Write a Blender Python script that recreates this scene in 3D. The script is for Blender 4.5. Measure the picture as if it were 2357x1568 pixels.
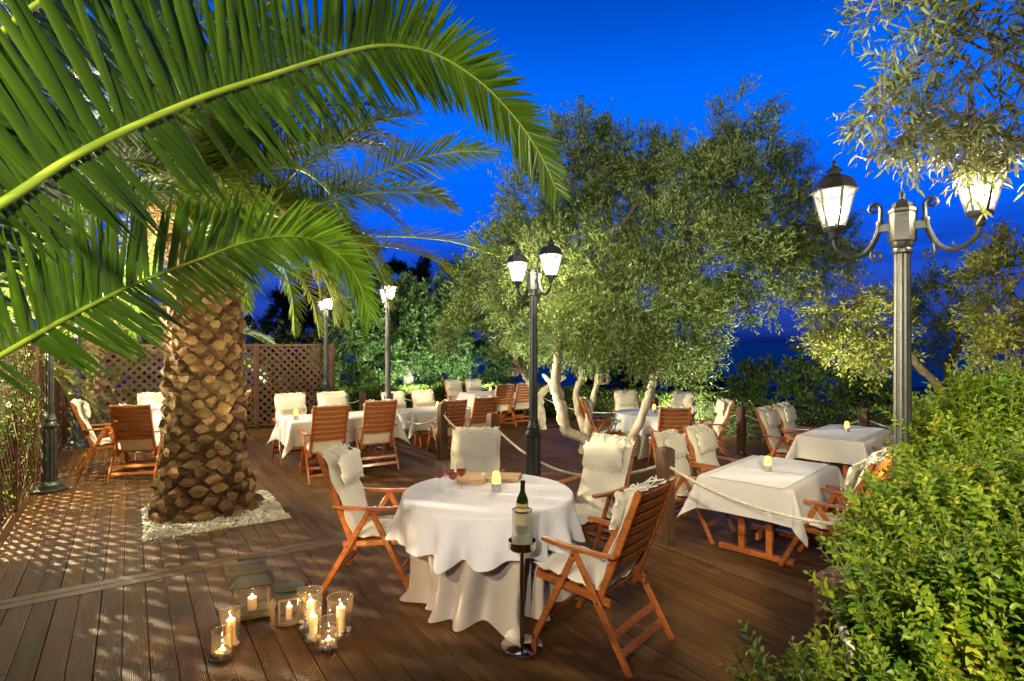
import bpy, bmesh, math, random
import numpy as np
from mathutils import Vector, Matrix
random.seed(7); rng = np.random.default_rng(11)
R = math.radians
for o in list(bpy.data.objects): bpy.data.objects.remove(o)
S = bpy.context.scene
COL = S.collection

# ------------------------------------------------------------------ camera
CH = 1.88                                  # eye height above the upper deck
FPX, CX, HY = 1309.0, 1178.0, 787.0        # focal length, centre column and horizon row of the photo at 2356 px width
cam = bpy.data.objects.new('camera', bpy.data.cameras.new('camera'))
COL.objects.link(cam); S.camera = cam
cam.location = (0, 0, CH); cam.rotation_euler = (R(90), 0, 0)
cam.data.sensor_width = 36; cam.data.lens = FPX/2356*36
cam.data.shift_y = 3/2356
cam.data.clip_start = 0.05; cam.data.clip_end = 20000

# ------------------------------------------------------------------ world: blue-hour sky, bright in the west (+Y), dark behind
W = bpy.data.worlds.new('World'); S.world = W; W.use_nodes = True
nt = W.node_tree; N = nt.nodes; L = nt.links; N.clear()
out = N.new('ShaderNodeOutputWorld'); bg = N.new('ShaderNodeBackground')
tc = N.new('ShaderNodeTexCoord'); sp = N.new('ShaderNodeSeparateXYZ')
L.new(tc.outputs['Generated'], sp.inputs[0])
rp = N.new('ShaderNodeValToRGB'); cr = rp.color_ramp
cr.interpolation = 'EASE'
stops = [(0.0,(.0,.003,.03)),(.25,(.0005,.008,.10)),(.27,(.012,.038,.30)),(.33,(.020,.066,.46)),(.39,(.006,.085,.72)),(.47,(0,.125,.96)),(.60,(0,.150,1.0)),(.80,(0,.06,.50)),(1,(0,.012,.10))]
cr.elements[0].position = 0; cr.elements[0].color = (*stops[0][1],1)
cr.elements[1].position = 1; cr.elements[1].color = (*stops[-1][1],1)
for p,c in stops[1:-1]:
    e = cr.elements.new(p); e.color = (*c,1)
m1 = N.new('ShaderNodeMapRange'); m1.inputs['From Min'].default_value = -.25; m1.inputs['From Max'].default_value = .75
L.new(sp.outputs['Z'], m1.inputs['Value']); L.new(m1.outputs[0], rp.inputs[0])
az = N.new('ShaderNodeMapRange'); az.interpolation_type = 'SMOOTHSTEP'
az.inputs['From Min'].default_value = -.3; az.inputs['From Max'].default_value = .75
az.inputs['To Min'].default_value = .12; az.inputs['To Max'].default_value = 1
L.new(sp.outputs['Y'], az.inputs['Value'])
# thin dusk cloud streaks low over the horizon
mp = N.new('ShaderNodeMapping'); mp.inputs['Scale'].default_value = (2.2,2.2,16)
L.new(tc.outputs['Generated'], mp.inputs[0])
nz = N.new('ShaderNodeTexNoise'); nz.inputs['Scale'].default_value = 2.0; nz.inputs['Detail'].default_value = 5
L.new(mp.outputs[0], nz.inputs['Vector'])
cm = N.new('ShaderNodeMapRange'); cm.inputs['From Min'].default_value = .5; cm.inputs['From Max'].default_value = .68
cm.inputs['To Min'].default_value = 0; cm.inputs['To Max'].default_value = .55
L.new(nz.outputs['Fac'], cm.inputs['Value'])
ce = N.new('ShaderNodeMapRange'); ce.inputs['From Min'].default_value = .24; ce.inputs['From Max'].default_value = .12
L.new(sp.outputs['Z'], ce.inputs['Value'])
cmul = N.new('ShaderNodeMath'); cmul.operation = 'MULTIPLY'; L.new(cm.outputs[0], cmul.inputs[0]); L.new(ce.outputs[0], cmul.inputs[1])
mixc = N.new('ShaderNodeMix'); mixc.data_type = 'RGBA'
L.new(cmul.outputs[0], mixc.inputs['Factor']); L.new(rp.outputs[0], mixc.inputs['A']); mixc.inputs['B'].default_value = (.004,.02,.17,1)
vm = N.new('ShaderNodeVectorMath'); vm.operation = 'SCALE'
L.new(mixc.outputs['Result'], vm.inputs[0]); L.new(az.outputs[0], vm.inputs['Scale'])
L.new(vm.outputs[0], bg.inputs['Color']); bg.inputs['Strength'].default_value = 1.18
L.new(bg.outputs[0], out.inputs[0])

S.view_settings.view_transform = 'Standard'; S.view_settings.look = 'None'
S.view_settings.gamma = 1; S.view_settings.exposure = -0.15
S.render.engine = 'CYCLES'
S.cycles.sample_clamp_indirect = 4.0
S.cycles.sample_clamp_direct = 0
S.cycles.max_bounces = 6; S.cycles.transparent_max_bounces = 16
S.cycles.caustics_reflective = False; S.cycles.caustics_refractive = False

# bodiless lamps: behind the camera, behind the lattice, at the palm, plus added fills
def point(name, loc, power, col=(1,.80,.52), rad=.06):
    d = bpy.data.lights.new(name, 'POINT'); d.energy = power; d.color = col; d.shadow_soft_size = rad
    o = bpy.data.objects.new(name, d); o.location = loc; COL.objects.link(o); return o
WARM = (1,.79,.50)
KEY = (1,.88,.72)
def spot(name, loc, target, power, half, col, rad=.06, blend=.12):
    """floodlight head: a lamp whose housing cuts its beam"""
    d = bpy.data.lights.new(name, 'SPOT'); d.energy = power; d.color = col; d.shadow_soft_size = rad; d.spot_size = R(half*2); d.spot_blend = blend
    o = bpy.data.objects.new(name, d); o.location = loc; COL.objects.link(o)
    o.rotation_euler = (Vector(target)-Vector(loc)).to_track_quat('-Z','Y').to_euler(); return o
spot('flood_light', (-1.75,-.45,3.0), (-.75,4.7,4.05), 620, 48, (1,.80,.52), .045, .05)
spot('flood_light', (-2.45,.95,2.15), (-3.05,5.6,1.0), 640, 30, (1,.72,.34), .03, .03)
spot('flood_light', (.9,-.6,3.3), (1.35,9,4.7), 1900, 20, (1,.95,.74), .08, .4)
spot('unseen_uplight', (6.9,12.3,.2), (9.2,18,1.6), 420, 40, (.95,1,.75), .1, .4)  # no fixture; added to brighten the dim olives beyond the hedge
spot('unseen_uplight', (5.2,13.6,.2), (7.4,19.5,1.8), 380, 40, (.95,1,.75), .1, .4)  # second added fill for the olives beyond the hedge
spot('flood_light', (-.80,-.4,2.45), (.1,4.8,3.5), 350, 46, KEY, .04, .06)  # added lower key, placed to clear the fronds and brighten the chairs
spot('unseen_uplight', (3.3,6.6,.03), (3.2,8.7,4.8), 700, 42, (1,.92,.62), .08, .3)  # added low light filling the nearest olive's crown
spot('unseen_uplight', (.2,8.3,-.1), (.9,10,4.8), 700, 42, (1,.94,.68), .08, .3)  # added low light filling the second olive's crown
spot('unseen_uplight', (-2.45,5.3,.05), (-2.9,6.2,3.9), 130, 40, (1,.90,.50), .06, .4)
spot('unseen_uplight', (-4.6,5.9,.05), (-4.1,6.2,3.9), 300, 42, (1,.92,.55), .06, .4)
spot('unseen_uplight', (-2.6,14.9,.66), (-3.1,18,2.6), 900, 46, (.97,1,.78), .1, .3)  # added to brighten the bushy trees behind the hedge
spot('unseen_uplight', (-.8,15.6,.66), (-1.2,19,3.2), 900, 46, (.97,1,.8), .1, .3)  # another added fill for the bushy trees
spot('unseen_uplight', (4.6,5.9,.1), (5.4,7.6,2.4), 420, 40, (1,.9,.5), .08, .3)  # added from below; the lamp post alone left this olive dim
spot('unseen_uplight', (3.2,4.6,.1), (4.6,5.6,2.4), 260, 40, (1,.9,.5), .08, .3)
spot('flood_light', (1.0,-.6,3.1), (2.7,2.7,.9), 1250, 25, (1,.86,.55), .08, .3)
point('flood_light', (-8.0,6.4,2.5), 7500, (1,.82,.50), .04)
point('flood_light', (-8.8,9.0,2.3), 1500, (1,.95,.75), .06)
point('flood_light', (-6.6,14.3,.35), 700, (1,.95,.7), .08)
point('flood_light', (-4.5,7.4,2.5), 320, (1,.92,.6), .12)
point('flood_light', (3.6,13.0,.1), 500, (1,.9,.6), .1)

# ------------------------------------------------------------------ helpers
RD = Vector((.8304,.5572,0)); FD = Vector((-.5572,.8304,0))    # across / along the deck planks
def uv(u, v, z=0): p = RD*u+FD*v; return Vector((p.x,p.y,z))
def at(x, y, d): return Vector(((x-CX)/FPX*d, d, CH-(y-HY)/FPX*d))
DECKYAW = math.atan2(RD.y, RD.x)
ZL = -.17                                                        # lower deck level

def new_mat(name): 
    m = bpy.data.materials.new(name); m.use_nodes = True
    return m, m.node_tree.nodes, m.node_tree.links, m.node_tree.nodes['Principled BSDF']
def mat(name, col, rough=.6, metal=0, vary=.0, scale=8, bump=0, bscale=60, col2=None, stretch=None, coat=0, island=False, sss=0, spec=.5):
    m, n, l, b = new_mat(name)
    b.inputs['Roughness'].default_value = rough; b.inputs['Metallic'].default_value = metal
    b.inputs['Base Color'].default_value = (*col,1); b.inputs['Specular IOR Level'].default_value = spec
    if coat: b.inputs['Coat Weight'].default_value = coat; b.inputs['Coat Roughness'].default_value = .15
    if sss:
        b.inputs['Subsurface Weight'].default_value = sss; b.inputs['Subsurface Radius'].default_value = (1,.5,.25); b.inputs['Subsurface Scale'].default_value = .03
    t = n.new('ShaderNodeTexCoord'); mpn = n.new('ShaderNodeMapping'); l.new(t.outputs['Object'], mpn.inputs[0])
    if stretch: mpn.inputs['Scale'].default_value = stretch
    if vary or col2:
        x = n.new('ShaderNodeTexNoise'); x.inputs['Scale'].default_value = scale; x.inputs['Detail'].default_value = 6; l.new(mpn.outputs[0], x.inputs['Vector'])
        c = n.new('ShaderNodeValToRGB'); c.color_ramp.elements[0].position = .3; c.color_ramp.elements[1].position = .7
        a = col2 if col2 else tuple(k*(1-vary) for k in col)
        c.color_ramp.elements[0].color = (*a,1); c.color_ramp.elements[1].color = (*(col if col2 else tuple(min(1,k*(1+vary)) for k in col)),1)
        l.new(x.outputs['Fac'], c.inputs[0]); src = c.outputs[0]
        if island:
            g = n.new('ShaderNodeNewGeometry'); h = n.new('ShaderNodeHueSaturation')
            mr = n.new('ShaderNodeMapRange'); mr.inputs['To Min'].default_value = .7; mr.inputs['To Max'].default_value = 1.3
            l.new(g.outputs['Random Per Island'], mr.inputs['Value']); l.new(mr.outputs[0], h.inputs['Value']); l.new(src, h.inputs['Color']); src = h.outputs[0]
        l.new(src, b.inputs['Base Color'])
        r = n.new('ShaderNodeMapRange'); r.inputs['To Min'].default_value = max(.03,rough-.12); r.inputs['To Max'].default_value = min(1,rough+.12)
        l.new(x.outputs['Fac'], r.inputs['Value']); l.new(r.outputs[0], b.inputs['Roughness'])
    if bump:
        y = n.new('ShaderNodeTexNoise'); y.inputs['Scale'].default_value = bscale; y.inputs['Detail'].default_value = 4; l.new(mpn.outputs[0], y.inputs['Vector'])
        bp = n.new('ShaderNodeBump'); bp.inputs['Strength'].default_value = bump; bp.inputs['Distance'].default_value = .01
        l.new(y.outputs['Fac'], bp.inputs['Height']); l.new(bp.outputs[0], b.inputs['Normal'])
    return m
def leafmat(name, cols, back=None, trans=.35, rough=.45, nscale=.8, noise=.5):
    """foliage: colour differs leaf by leaf (random per island) and clump by clump, with light passing through"""
    m, n, l, b = new_mat(name)
    g = n.new('ShaderNodeNewGeometry'); c = n.new('ShaderNodeValToRGB')
    e = c.color_ramp.elements; e[0].position = 0; e[0].color = (*cols[0],1); e[1].position = 1; e[1].color = (*cols[-1],1)
    for i,k in enumerate(cols[1:-1]): q = e.new((i+1)/(len(cols)-1)); q.color = (*k,1)
    x = n.new('ShaderNodeTexNoise'); x.inputs['Scale'].default_value = nscale; x.inputs['Detail'].default_value = 3; l.new(g.outputs['Position'], x.inputs['Vector'])
    mr = n.new('ShaderNodeMapRange'); mr.inputs['From Min'].default_value = .3; mr.inputs['From Max'].default_value = .7
    l.new(x.outputs['Fac'], mr.inputs['Value'])
    mx = n.new('ShaderNodeMix'); mx.inputs['Factor'].default_value = noise; x.inputs['Roughness'].default_value = .7
    l.new(g.outputs['Random Per Island'], mx.inputs['A']); l.new(mr.outputs[0], mx.inputs['B']); l.new(mx.outputs['Result'], c.inputs[0])
    src = c.outputs[0]
    if back:
        mb = n.new('ShaderNodeMix'); mb.data_type = 'RGBA'; l.new(g.outputs['Backfacing'], mb.inputs['Factor']); l.new(src, mb.inputs['A']); mb.inputs['B'].default_value = (*back,1); src = mb.outputs['Result']
    l.new(src, b.inputs['Base Color']); b.inputs['Roughness'].default_value = rough; b.inputs['Specular IOR Level'].default_value = .4
    tr = n.new('ShaderNodeBsdfTranslucent'); l.new(src, tr.inputs['Color'])
    ms = n.new('ShaderNodeMixShader'); ms.inputs[0].default_value = trans
    l.new(b.outputs[0], ms.inputs[1]); l.new(tr.outputs[0], ms.inputs[2]); l.new(ms.outputs[0], n['Material Output'].inputs[0])
    return m
def emat(name, col, s):
    m, n, l, b = new_mat(name); b.inputs['Base Color'].default_value = (*col,1)
    b.inputs['Emission Color'].default_value = (*col,1); b.inputs['Emission Strength'].default_value = s; return m
def glassmat(name, tint=(1,1,1), rough=.02, refl=1.0, opac=0.0, frost=(.8,.8,.75)):
    """thin pane: clear with Fresnel reflections, optionally frosted"""
    m, n, l, b = new_mat(name); n.remove(b)
    t = n.new('ShaderNodeBsdfTransparent'); t.inputs[0].default_value = (*tint,1)
    g = n.new('ShaderNodeBsdfGlossy'); g.inputs['Roughness'].default_value = rough
    fr = n.new('ShaderNodeLayerWeight'); fr.inputs[0].default_value = .5
    mm = n.new('ShaderNodeMath'); mm.operation = 'MULTIPLY_ADD'; mm.inputs[1].default_value = .55*refl; mm.inputs[2].default_value = .04
    pw = n.new('ShaderNodeMath'); pw.operation = 'POWER'; pw.inputs[1].default_value = 2.5
    l.new(fr.outputs['Facing'], pw.inputs[0]); l.new(pw.outputs[0], mm.inputs[0])
    s = n.new('ShaderNodeMixShader'); l.new(mm.outputs[0], s.inputs[0]); l.new(t.outputs[0], s.inputs[1]); l.new(g.outputs[0], s.inputs[2])
    res = s.outputs[0]
    if opac:
        d = n.new('ShaderNodeBsdfDiffuse'); d.inputs[0].default_value = (*frost,1); tl = n.new('ShaderNodeBsdfTranslucent'); tl.inputs[0].default_value = (*frost,1)
        q = n.new('ShaderNodeMixShader'); l.new(d.outputs[0], q.inputs[1]); l.new(tl.outputs[0], q.inputs[2])
        w = n.new('ShaderNodeMixShader'); w.inputs[0].default_value = opac; l.new(res, w.inputs[1]); l.new(q.outputs[0], w.inputs[2]); res = w.outputs[0]
    l.new(res, n['Material Output'].inputs[0]); return m

def basis(d, up=Vector((0,0,1))):
    d = Vector(d).normalized(); up = Vector(up)
    s = d.cross(up)
    if s.length < 1e-4: s = d.cross(Vector((1,0,0)))
    s.normalize(); return d, s, s.cross(d).normalized()
class MB:
    def __init__(self): self.v = []; self.f = []; self.m = []
    def add(self, vs, fs, mi=0):
        b = len(self.v); self.v += [tuple(p) for p in vs]; self.f += [tuple(i+b for i in f) for f in fs]; self.m += [mi]*len(fs); return self
    def box(self, c, s, M=None, mi=0):
        c = Vector(c); vs = []
        for x in (-1,1):
            for y in (-1,1):
                for z in (-1,1):
                    p = Vector((x*s[0]/2,y*s[1]/2,z*s[2]/2)); p = (M@p if M else p)+c; vs.append(p)
        return self.add(vs, [(0,1,3,2),(4,6,7,5),(0,4,5,1),(2,3,7,6),(0,2,6,4),(1,5,7,3)], mi)
    def bar(self, a, b, w, t, up=(0,1,0), mi=0):
        """bar from a to b: w across 'up x dir', t along up"""
        a = Vector(a); b = Vector(b); d,s,u = basis(b-a, up)
        vs = [p+s*sx*w/2+u*su*t/2 for p in (a,b) for sx,su in ((-1,-1),(1,-1),(1,1),(-1,1))]
        return self.add(vs, [(3,2,1,0),(4,5,6,7),(0,1,5,4),(1,2,6,5),(2,3,7,6),(3,0,4,7)], mi)
    def tube(self, path, r, n=8, mi=0, caps=True, flute=0):
        path = [Vector(p) for p in path]; k = len(path)
        rs = r if hasattr(r,'__len__') else [r]*k
        vs = []; prev = None
        for i,p in enumerate(path):
            t = (path[min(i+1,k-1)]-path[max(i-1,0)]).normalized()
            if prev is None: d,s,u = basis(t, (0,0,1) if abs(t.z)<.9 else (1,0,0))
            else:
                s = prev-t*prev.dot(t)
                s = s.normalized() if s.length>1e-6 else basis(t)[1]
                u = s.cross(t)
            prev = s
            for j in range(n):
                a = 2*math.pi*j/n; rr = rs[i]*(1-(flute if j%2 else 0))
                vs.append(p+(s*math.cos(a)+u*math.sin(a))*rr)
        fs = [(i*n+j, i*n+(j+1)%n, (i+1)*n+(j+1)%n, (i+1)*n+j) for i in range(k-1) for j in range(n)]
        if caps: fs += [tuple(range(n))[::-1], tuple((k-1)*n+j for j in range(n))]
        return self.add(vs, fs, mi)
    def lathe(self, prof, n=24, c=(0,0,0), mi=0, flute=0, closed=False):
        """prof: (radius, z) pairs"""
        vs = []
        for r,z in prof:
            for j in range(n):
                a = 2*math.pi*j/n; rr = r*(1-(flute if j%2 else 0)); vs.append((c[0]+rr*math.cos(a), c[1]+rr*math.sin(a), c[2]+z))
        k = len(prof)
        fs = [(i*n+j, i*n+(j+1)%n, (i+1)*n+(j+1)%n, (i+1)*n+j) for i in range(k-1) for j in range(n)]
        if closed: fs += [tuple(range(n))[::-1], tuple((k-1)*n+j for j in range(n))]
        return self.add(vs, fs, mi)
    def ball(self, c, r, n=8, m=6, mi=0, jit=0):
        rr = r if hasattr(r,'__len__') else (r,r,r)
        vs = [(c[0],c[1],c[2]-rr[2])]
        for i in range(1,m):
            p = math.pi*i/m
            for j in range(n):
                a = 2*math.pi*j/n; q = 1+random.uniform(-jit,jit)
                vs.append((c[0]+rr[0]*q*math.sin(p)*math.cos(a), c[1]+rr[1]*q*math.sin(p)*math.sin(a), c[2]-rr[2]*q*math.cos(p)))
        vs.append((c[0],c[1],c[2]+rr[2])); t = len(vs)-1
        fs = [(0,1+(j+1)%n,1+j) for j in range(n)]
        fs += [(1+i*n+j,1+i*n+(j+1)%n,1+(i+1)*n+(j+1)%n,1+(i+1)*n+j) for i in range(m-2) for j in range(n)]
        fs += [(t,1+(m-2)*n+j,1+(m-2)*n+(j+1)%n) for j in range(n)]
        return self.add(vs, fs, mi)
    def xf(self, M):
        self.v = [tuple(M@Vector(p)) for p in self.v]; return self
def build(name, mb, mats, parent=None, smooth=False, bevel=0, angle=40, bseg=1):
    me = bpy.data.meshes.new(name); me.from_pydata(mb.v, [], mb.f); me.update()
    mats = mats if isinstance(mats,(list,tuple)) else [mats]
    for m in mats: me.materials.append(m)
    if len(mats) > 1: me.polygons.foreach_set('material_index', mb.m)
    if bevel:
        bm = bmesh.new(); bm.from_mesh(me); bmesh.ops.recalc_face_normals(bm, faces=bm.faces)
        eds = [e for e in bm.edges if len(e.link_faces)==2 and e.calc_face_angle(0)>R(35)]
        bmesh.ops.bevel(bm, geom=eds, offset=bevel, segments=bseg, affect='EDGES', profile=.5, clamp_overlap=True)
        bm.to_mesh(me); bm.free()
    if smooth:
        me.shade_smooth()
        try: me.set_sharp_from_angle(angle=R(angle))
        except Exception: pass
    o = bpy.data.objects.new(name, me); COL.objects.link(o)
    if parent is not None: o.parent = parent
    return o
def npmesh(name, V, F, mats, parent=None, midx=None, smooth=False):
    V = np.asarray(V, dtype=np.float32).reshape(-1,3); F = np.asarray(F, dtype=np.int32); k = F.shape[1]
    me = bpy.data.meshes.new(name)
    me.vertices.add(len(V)); me.vertices.foreach_set('co', V.ravel())
    me.loops.add(F.size); me.loops.foreach_set('vertex_index', F.ravel())
    me.polygons.add(len(F)); me.polygons.foreach_set('loop_start', np.arange(0,F.size,k,dtype=np.int32))
    mats = mats if isinstance(mats,(list,tuple)) else [mats]
    for m in mats: me.materials.append(m)
    if midx is not None: me.polygons.foreach_set('material_index', np.asarray(midx,dtype=np.int32))
    me.update(calc_edges=True); me.validate()
    if smooth: me.shade_smooth()
    o = bpy.data.objects.new(name, me); COL.objects.link(o)
    if parent is not None: o.parent = parent
    return o
def thing(name, label, cat, loc=(0,0,0), rz=0, group=None):
    o = bpy.data.objects.new(name, None); COL.objects.link(o); o.location = loc; o.rotation_euler = (0,0,rz)
    o.empty_display_size = .1
    return tag(o, label, cat, group)
def tag(o, label=None, cat=None, group=None, kind=None):
    if label: o['label'] = label
    if cat: o['category'] = cat
    if group: o['group'] = group
    if kind: o['kind'] = kind
    return o
def copy_tree(o, parent=None, label=None, loc=None, rz=None):
    c = o.copy(); COL.objects.link(c); c.parent = parent
    if label: c['label'] = label
    if loc is not None: c.location = loc
    if rz is not None: c.rotation_euler = (0,0,rz)
    for ch in [x for x in bpy.data.objects if x.parent == o]: copy_tree(ch, c)
    return c
def spline(pts, n):
    """Catmull-Rom through pts -> n samples (np array)"""
    P = [Vector(p) for p in pts]; P = [P[0]*2-P[1]]+P+[P[-1]*2-P[-2]]; res = []
    k = len(P)-3
    for i in range(n):
        t = i/(n-1)*k; j = min(int(t),k-1); t -= j
        a,b,c,d = P[j:j+4]
        res.append(((b*2)+(c-a)*t+(a*2-b*5+c*4-d)*t*t+(b*3-a-c*3+d)*t**3)*.5)
    return res

# ------------------------------------------------------------------ materials
def deckmat():
    m, n, l, b = new_mat('composite_decking')
    t = n.new('ShaderNodeTexCoord'); mpn = n.new('ShaderNodeMapping'); mpn.inputs['Rotation'].default_value = (0,0,-DECKYAW)
    l.new(t.outputs['Object'], mpn.inputs[0]); g = n.new('ShaderNodeNewGeometry')
    st = n.new('ShaderNodeMapping'); st.inputs['Scale'].default_value = (14,1.1,1); l.new(mpn.outputs[0], st.inputs[0])
    x = n.new('ShaderNodeTexNoise'); x.inputs['Scale'].default_value = 1.6; x.inputs['Detail'].default_value = 8; x.inputs['Roughness'].default_value = .65; l.new(st.outputs[0], x.inputs['Vector'])
    c = n.new('ShaderNodeValToRGB'); c.color_ramp.elements[0].position = .25; c.color_ramp.elements[1].position = .8
    c.color_ramp.elements[0].color = (.050,.021,.005,1); c.color_ramp.elements[1].color = (.195,.088,.019,1); l.new(x.outputs['Fac'], c.inputs[0])
    h = n.new('ShaderNodeHueSaturation'); mr = n.new('ShaderNodeMapRange'); mr.inputs['To Min'].default_value = .72; mr.inputs['To Max'].default_value = 1.22
    l.new(g.outputs['Random Per Island'], mr.inputs['Value']); l.new(mr.outputs[0], h.inputs['Value']); l.new(c.outputs[0], h.inputs['Color'])
    big = n.new('ShaderNodeTexNoise'); big.inputs['Scale'].default_value = 2.3; big.inputs['Detail'].default_value = 6; l.new(t.outputs['Object'], big.inputs['Vector'])
    mr2 = n.new('ShaderNodeMapRange'); mr2.inputs['From Min'].default_value = .3; mr2.inputs['From Max'].default_value = .7; mr2.inputs['To Min'].default_value = .8; mr2.inputs['To Max'].default_value = 1.12
    l.new(big.outputs['Fac'], mr2.inputs['Value']); h2 = n.new('ShaderNodeHueSaturation'); l.new(mr2.outputs[0], h2.inputs['Value']); l.new(h.outputs[0], h2.inputs['Color'])
    l.new(h2.outputs[0], b.inputs['Base Color']); b.inputs['Specular IOR Level'].default_value = .22
    rr = n.new('ShaderNodeMapRange'); rr.inputs['To Min'].default_value = .42; rr.inputs['To Max'].default_value = .7; l.new(big.outputs['Fac'], rr.inputs['Value']); l.new(rr.outputs[0], b.inputs['Roughness'])
    w = n.new('ShaderNodeTexWave'); w.wave_type = 'BANDS'; w.bands_direction = 'X'; w.inputs['Scale'].default_value = 36; w.inputs['Distortion'].default_value = .15; l.new(mpn.outputs[0], w.inputs['Vector'])
    bp = n.new('ShaderNodeBump'); bp.inputs['Strength'].default_value = .8; bp.inputs['Distance'].default_value = .003
    l.new(w.outputs['Fac'], bp.inputs['Height'])
    b2 = n.new('ShaderNodeBump'); b2.inputs['Strength'].default_value = .25; b2.inputs['Distance'].default_value = .004; l.new(x.outputs['Fac'], b2.inputs['Height']); l.new(bp.outputs[0], b2.inputs['Normal'])
    l.new(b2.outputs[0], b.inputs['Normal']); return m
M_deck = deckmat()
M_edge = mat('edge_board', (.115,.055,.018), .65, vary=.3, scale=5, stretch=(3,3,3), bump=.2, bscale=30)
M_under = mat('deck_void', (.01,.008,.006), .9)
M_teak = mat('oiled_teak', (.50,.155,.035), .34, col2=(.27,.075,.018), scale=5, stretch=(2,9,9), bump=.08, bscale=40, coat=.25)
M_post = mat('weathered_post', (.13,.062,.03), .6, col2=(.06,.03,.016), scale=5, stretch=(9,9,1.2), bump=.35, bscale=14)
M_canvas = mat('cream_canvas', (.78,.75,.63), .85, vary=.05, scale=6, bump=.1, bscale=14, spec=.2)
M_canvas2 = mat('canvas_tie', (.78,.74,.62), .85, vary=.08, scale=30)
def clothmat(name, col, wr=.3):
    m, n, l, b = new_mat(name); b.inputs['Base Color'].default_value = (*col,1); b.inputs['Roughness'].default_value = .8
    b.inputs['Sheen Weight'].default_value = .25; b.inputs['Specular IOR Level'].default_value = .25
    t = n.new('ShaderNodeTexCoord'); x = n.new('ShaderNodeTexNoise'); x.inputs['Scale'].default_value = 5; x.inputs['Detail'].default_value = 3; x.inputs['Distortion'].default_value = .8; l.new(t.outputs['Object'], x.inputs['Vector'])
    y = n.new('ShaderNodeTexNoise'); y.inputs['Scale'].default_value = 45; y.inputs['Detail'].default_value = 3; l.new(t.outputs['Object'], y.inputs['Vector'])
    c = n.new('ShaderNodeMapRange'); c.inputs['To Min'].default_value = .9; c.inputs['To Max'].default_value = 1.08; l.new(y.outputs['Fac'], c.inputs['Value'])
    h = n.new('ShaderNodeHueSaturation'); h.inputs['Color'].default_value = (*col,1); l.new(c.outputs[0], h.inputs['Value']); l.new(h.outputs[0], b.inputs['Base Color'])
    bp = n.new('ShaderNodeBump'); bp.inputs['Strength'].default_value = wr; bp.inputs['Distance'].default_value = .02; l.new(x.outputs['Fac'], bp.inputs['Height'])
    b2 = n.new('ShaderNodeBump'); b2.inputs['Strength'].default_value = .15; b2.inputs['Distance'].default_value = .004; l.new(y.outputs['Fac'], b2.inputs['Height']); l.new(bp.outputs[0], b2.inputs['Normal'])
    l.new(b2.outputs[0], b.inputs['Normal']); return m
M_white = clothmat('white_linen', (.80,.81,.86), .2)
M_beige = clothmat('beige_linen', (.53,.475,.42), .4)
M_greige = clothmat('greige_linen', (.56,.54,.54), .2)
M_iron = mat('grey_cast_iron', (.055,.062,.060), .42, metal=.35, vary=.25, scale=12, bump=.12, bscale=50)
M_ironlt = mat('light_cast_iron', (.055,.060,.058), .38, metal=.5, vary=.2, scale=14, bump=.12, bscale=50)
M_ironblk = mat('dark_lamp_hood', (.03,.03,.03), .35, metal=.4, vary=.2)
M_steel = mat('polished_steel', (.62,.60,.56), .08, metal=1)
M_alu = mat('brushed_aluminium', (.6,.6,.6), .3, metal=1, bump=.05, bscale=80, stretch=(1,1,12))
M_glass = glassmat('clear_glass', refl=1.25, opac=.02, frost=(.9,.9,.88))
M_lglass = glassmat('lamp_glass', (.97,.97,.94), opac=.012, frost=(.9,.85,.7))
M_lglass2 = glassmat('lamp_glass_glare', (.97,.97,.94), opac=.15, frost=(.9,.85,.7))  # milky tint puts the far lanterns' glare into the panes
M_frost = glassmat('frosted_glass', (.85,.86,.8), rough=.3, opac=.36, frost=(.62,.63,.56))
M_green = glassmat('bottle_glass', (.10,.17,.02), rough=.05, opac=.25, frost=(.04,.07,.01))
M_wine = glassmat('rose_wine', (.55,.13,.03), rough=.05, opac=.35, frost=(.45,.10,.03), refl=.5)
M_bulb = emat('lit_bulb', (1,.82,.54), 3200)
M_bulb2 = emat('lit_bulb_far', (1,.84,.58), 2600)
M_bulbn = emat('lit_bulb_near', (1,.82,.54), 1700)
M_flame = emat('candle_flame', (1,.50,.14), 1100)
M_wax = mat('candle_wax', (.86,.66,.38), .5, sss=.8)
M_gold = emat('lit_tealight_dome', (1,.47,.09), 3.2)
M_pebble = mat('white_pebble', (.78,.75,.66), .55, col2=(.50,.46,.37), scale=3, island=True)
M_rope = mat('white_rope', (.62,.58,.48), .85, vary=.2, scale=60, bump=.4, bscale=160)
M_olivebark = mat('olive_bark', (.20,.155,.10), .9, col2=(.08,.06,.04), scale=9, stretch=(2,2,.6), bump=.9, bscale=12)
M_limed = mat('limewashed_bark', (.66,.62,.52), .85, col2=(.30,.26,.18), scale=7, stretch=(2,2,.7), bump=.9, bscale=14)
M_lattice = mat('brown_lattice', (.085,.036,.018), .55, vary=.3, scale=5, bump=.15)
M_paper = mat('kraft_folder', (.62,.42,.19), .7, vary=.12, scale=12)
M_aged = mat('aged_wood_paint', (.30,.26,.15), .8, col2=(.16,.12,.06), scale=9, bump=.5, bscale=30)
M_zinc = mat('aged_zinc', (.085,.085,.065), .6, metal=.3, vary=.3, scale=9, bump=.3, bscale=40)
M_soil = mat('dark_soil', (.035,.03,.018), .95, vary=.4, scale=1.5, bump=.5, bscale=8)
M_land = mat('far_land', (.012,.018,.014), .95, vary=.5, scale=.02)
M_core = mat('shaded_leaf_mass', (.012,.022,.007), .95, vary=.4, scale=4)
M_whitewall = mat('white_render', (.72,.70,.64), .9, vary=.08, scale=2, bump=.2)
M_olive = leafmat('olive_leaf', [(.035,.075,.010),(.095,.165,.022),(.20,.29,.05)], back=(.20,.27,.10), trans=.25)
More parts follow.
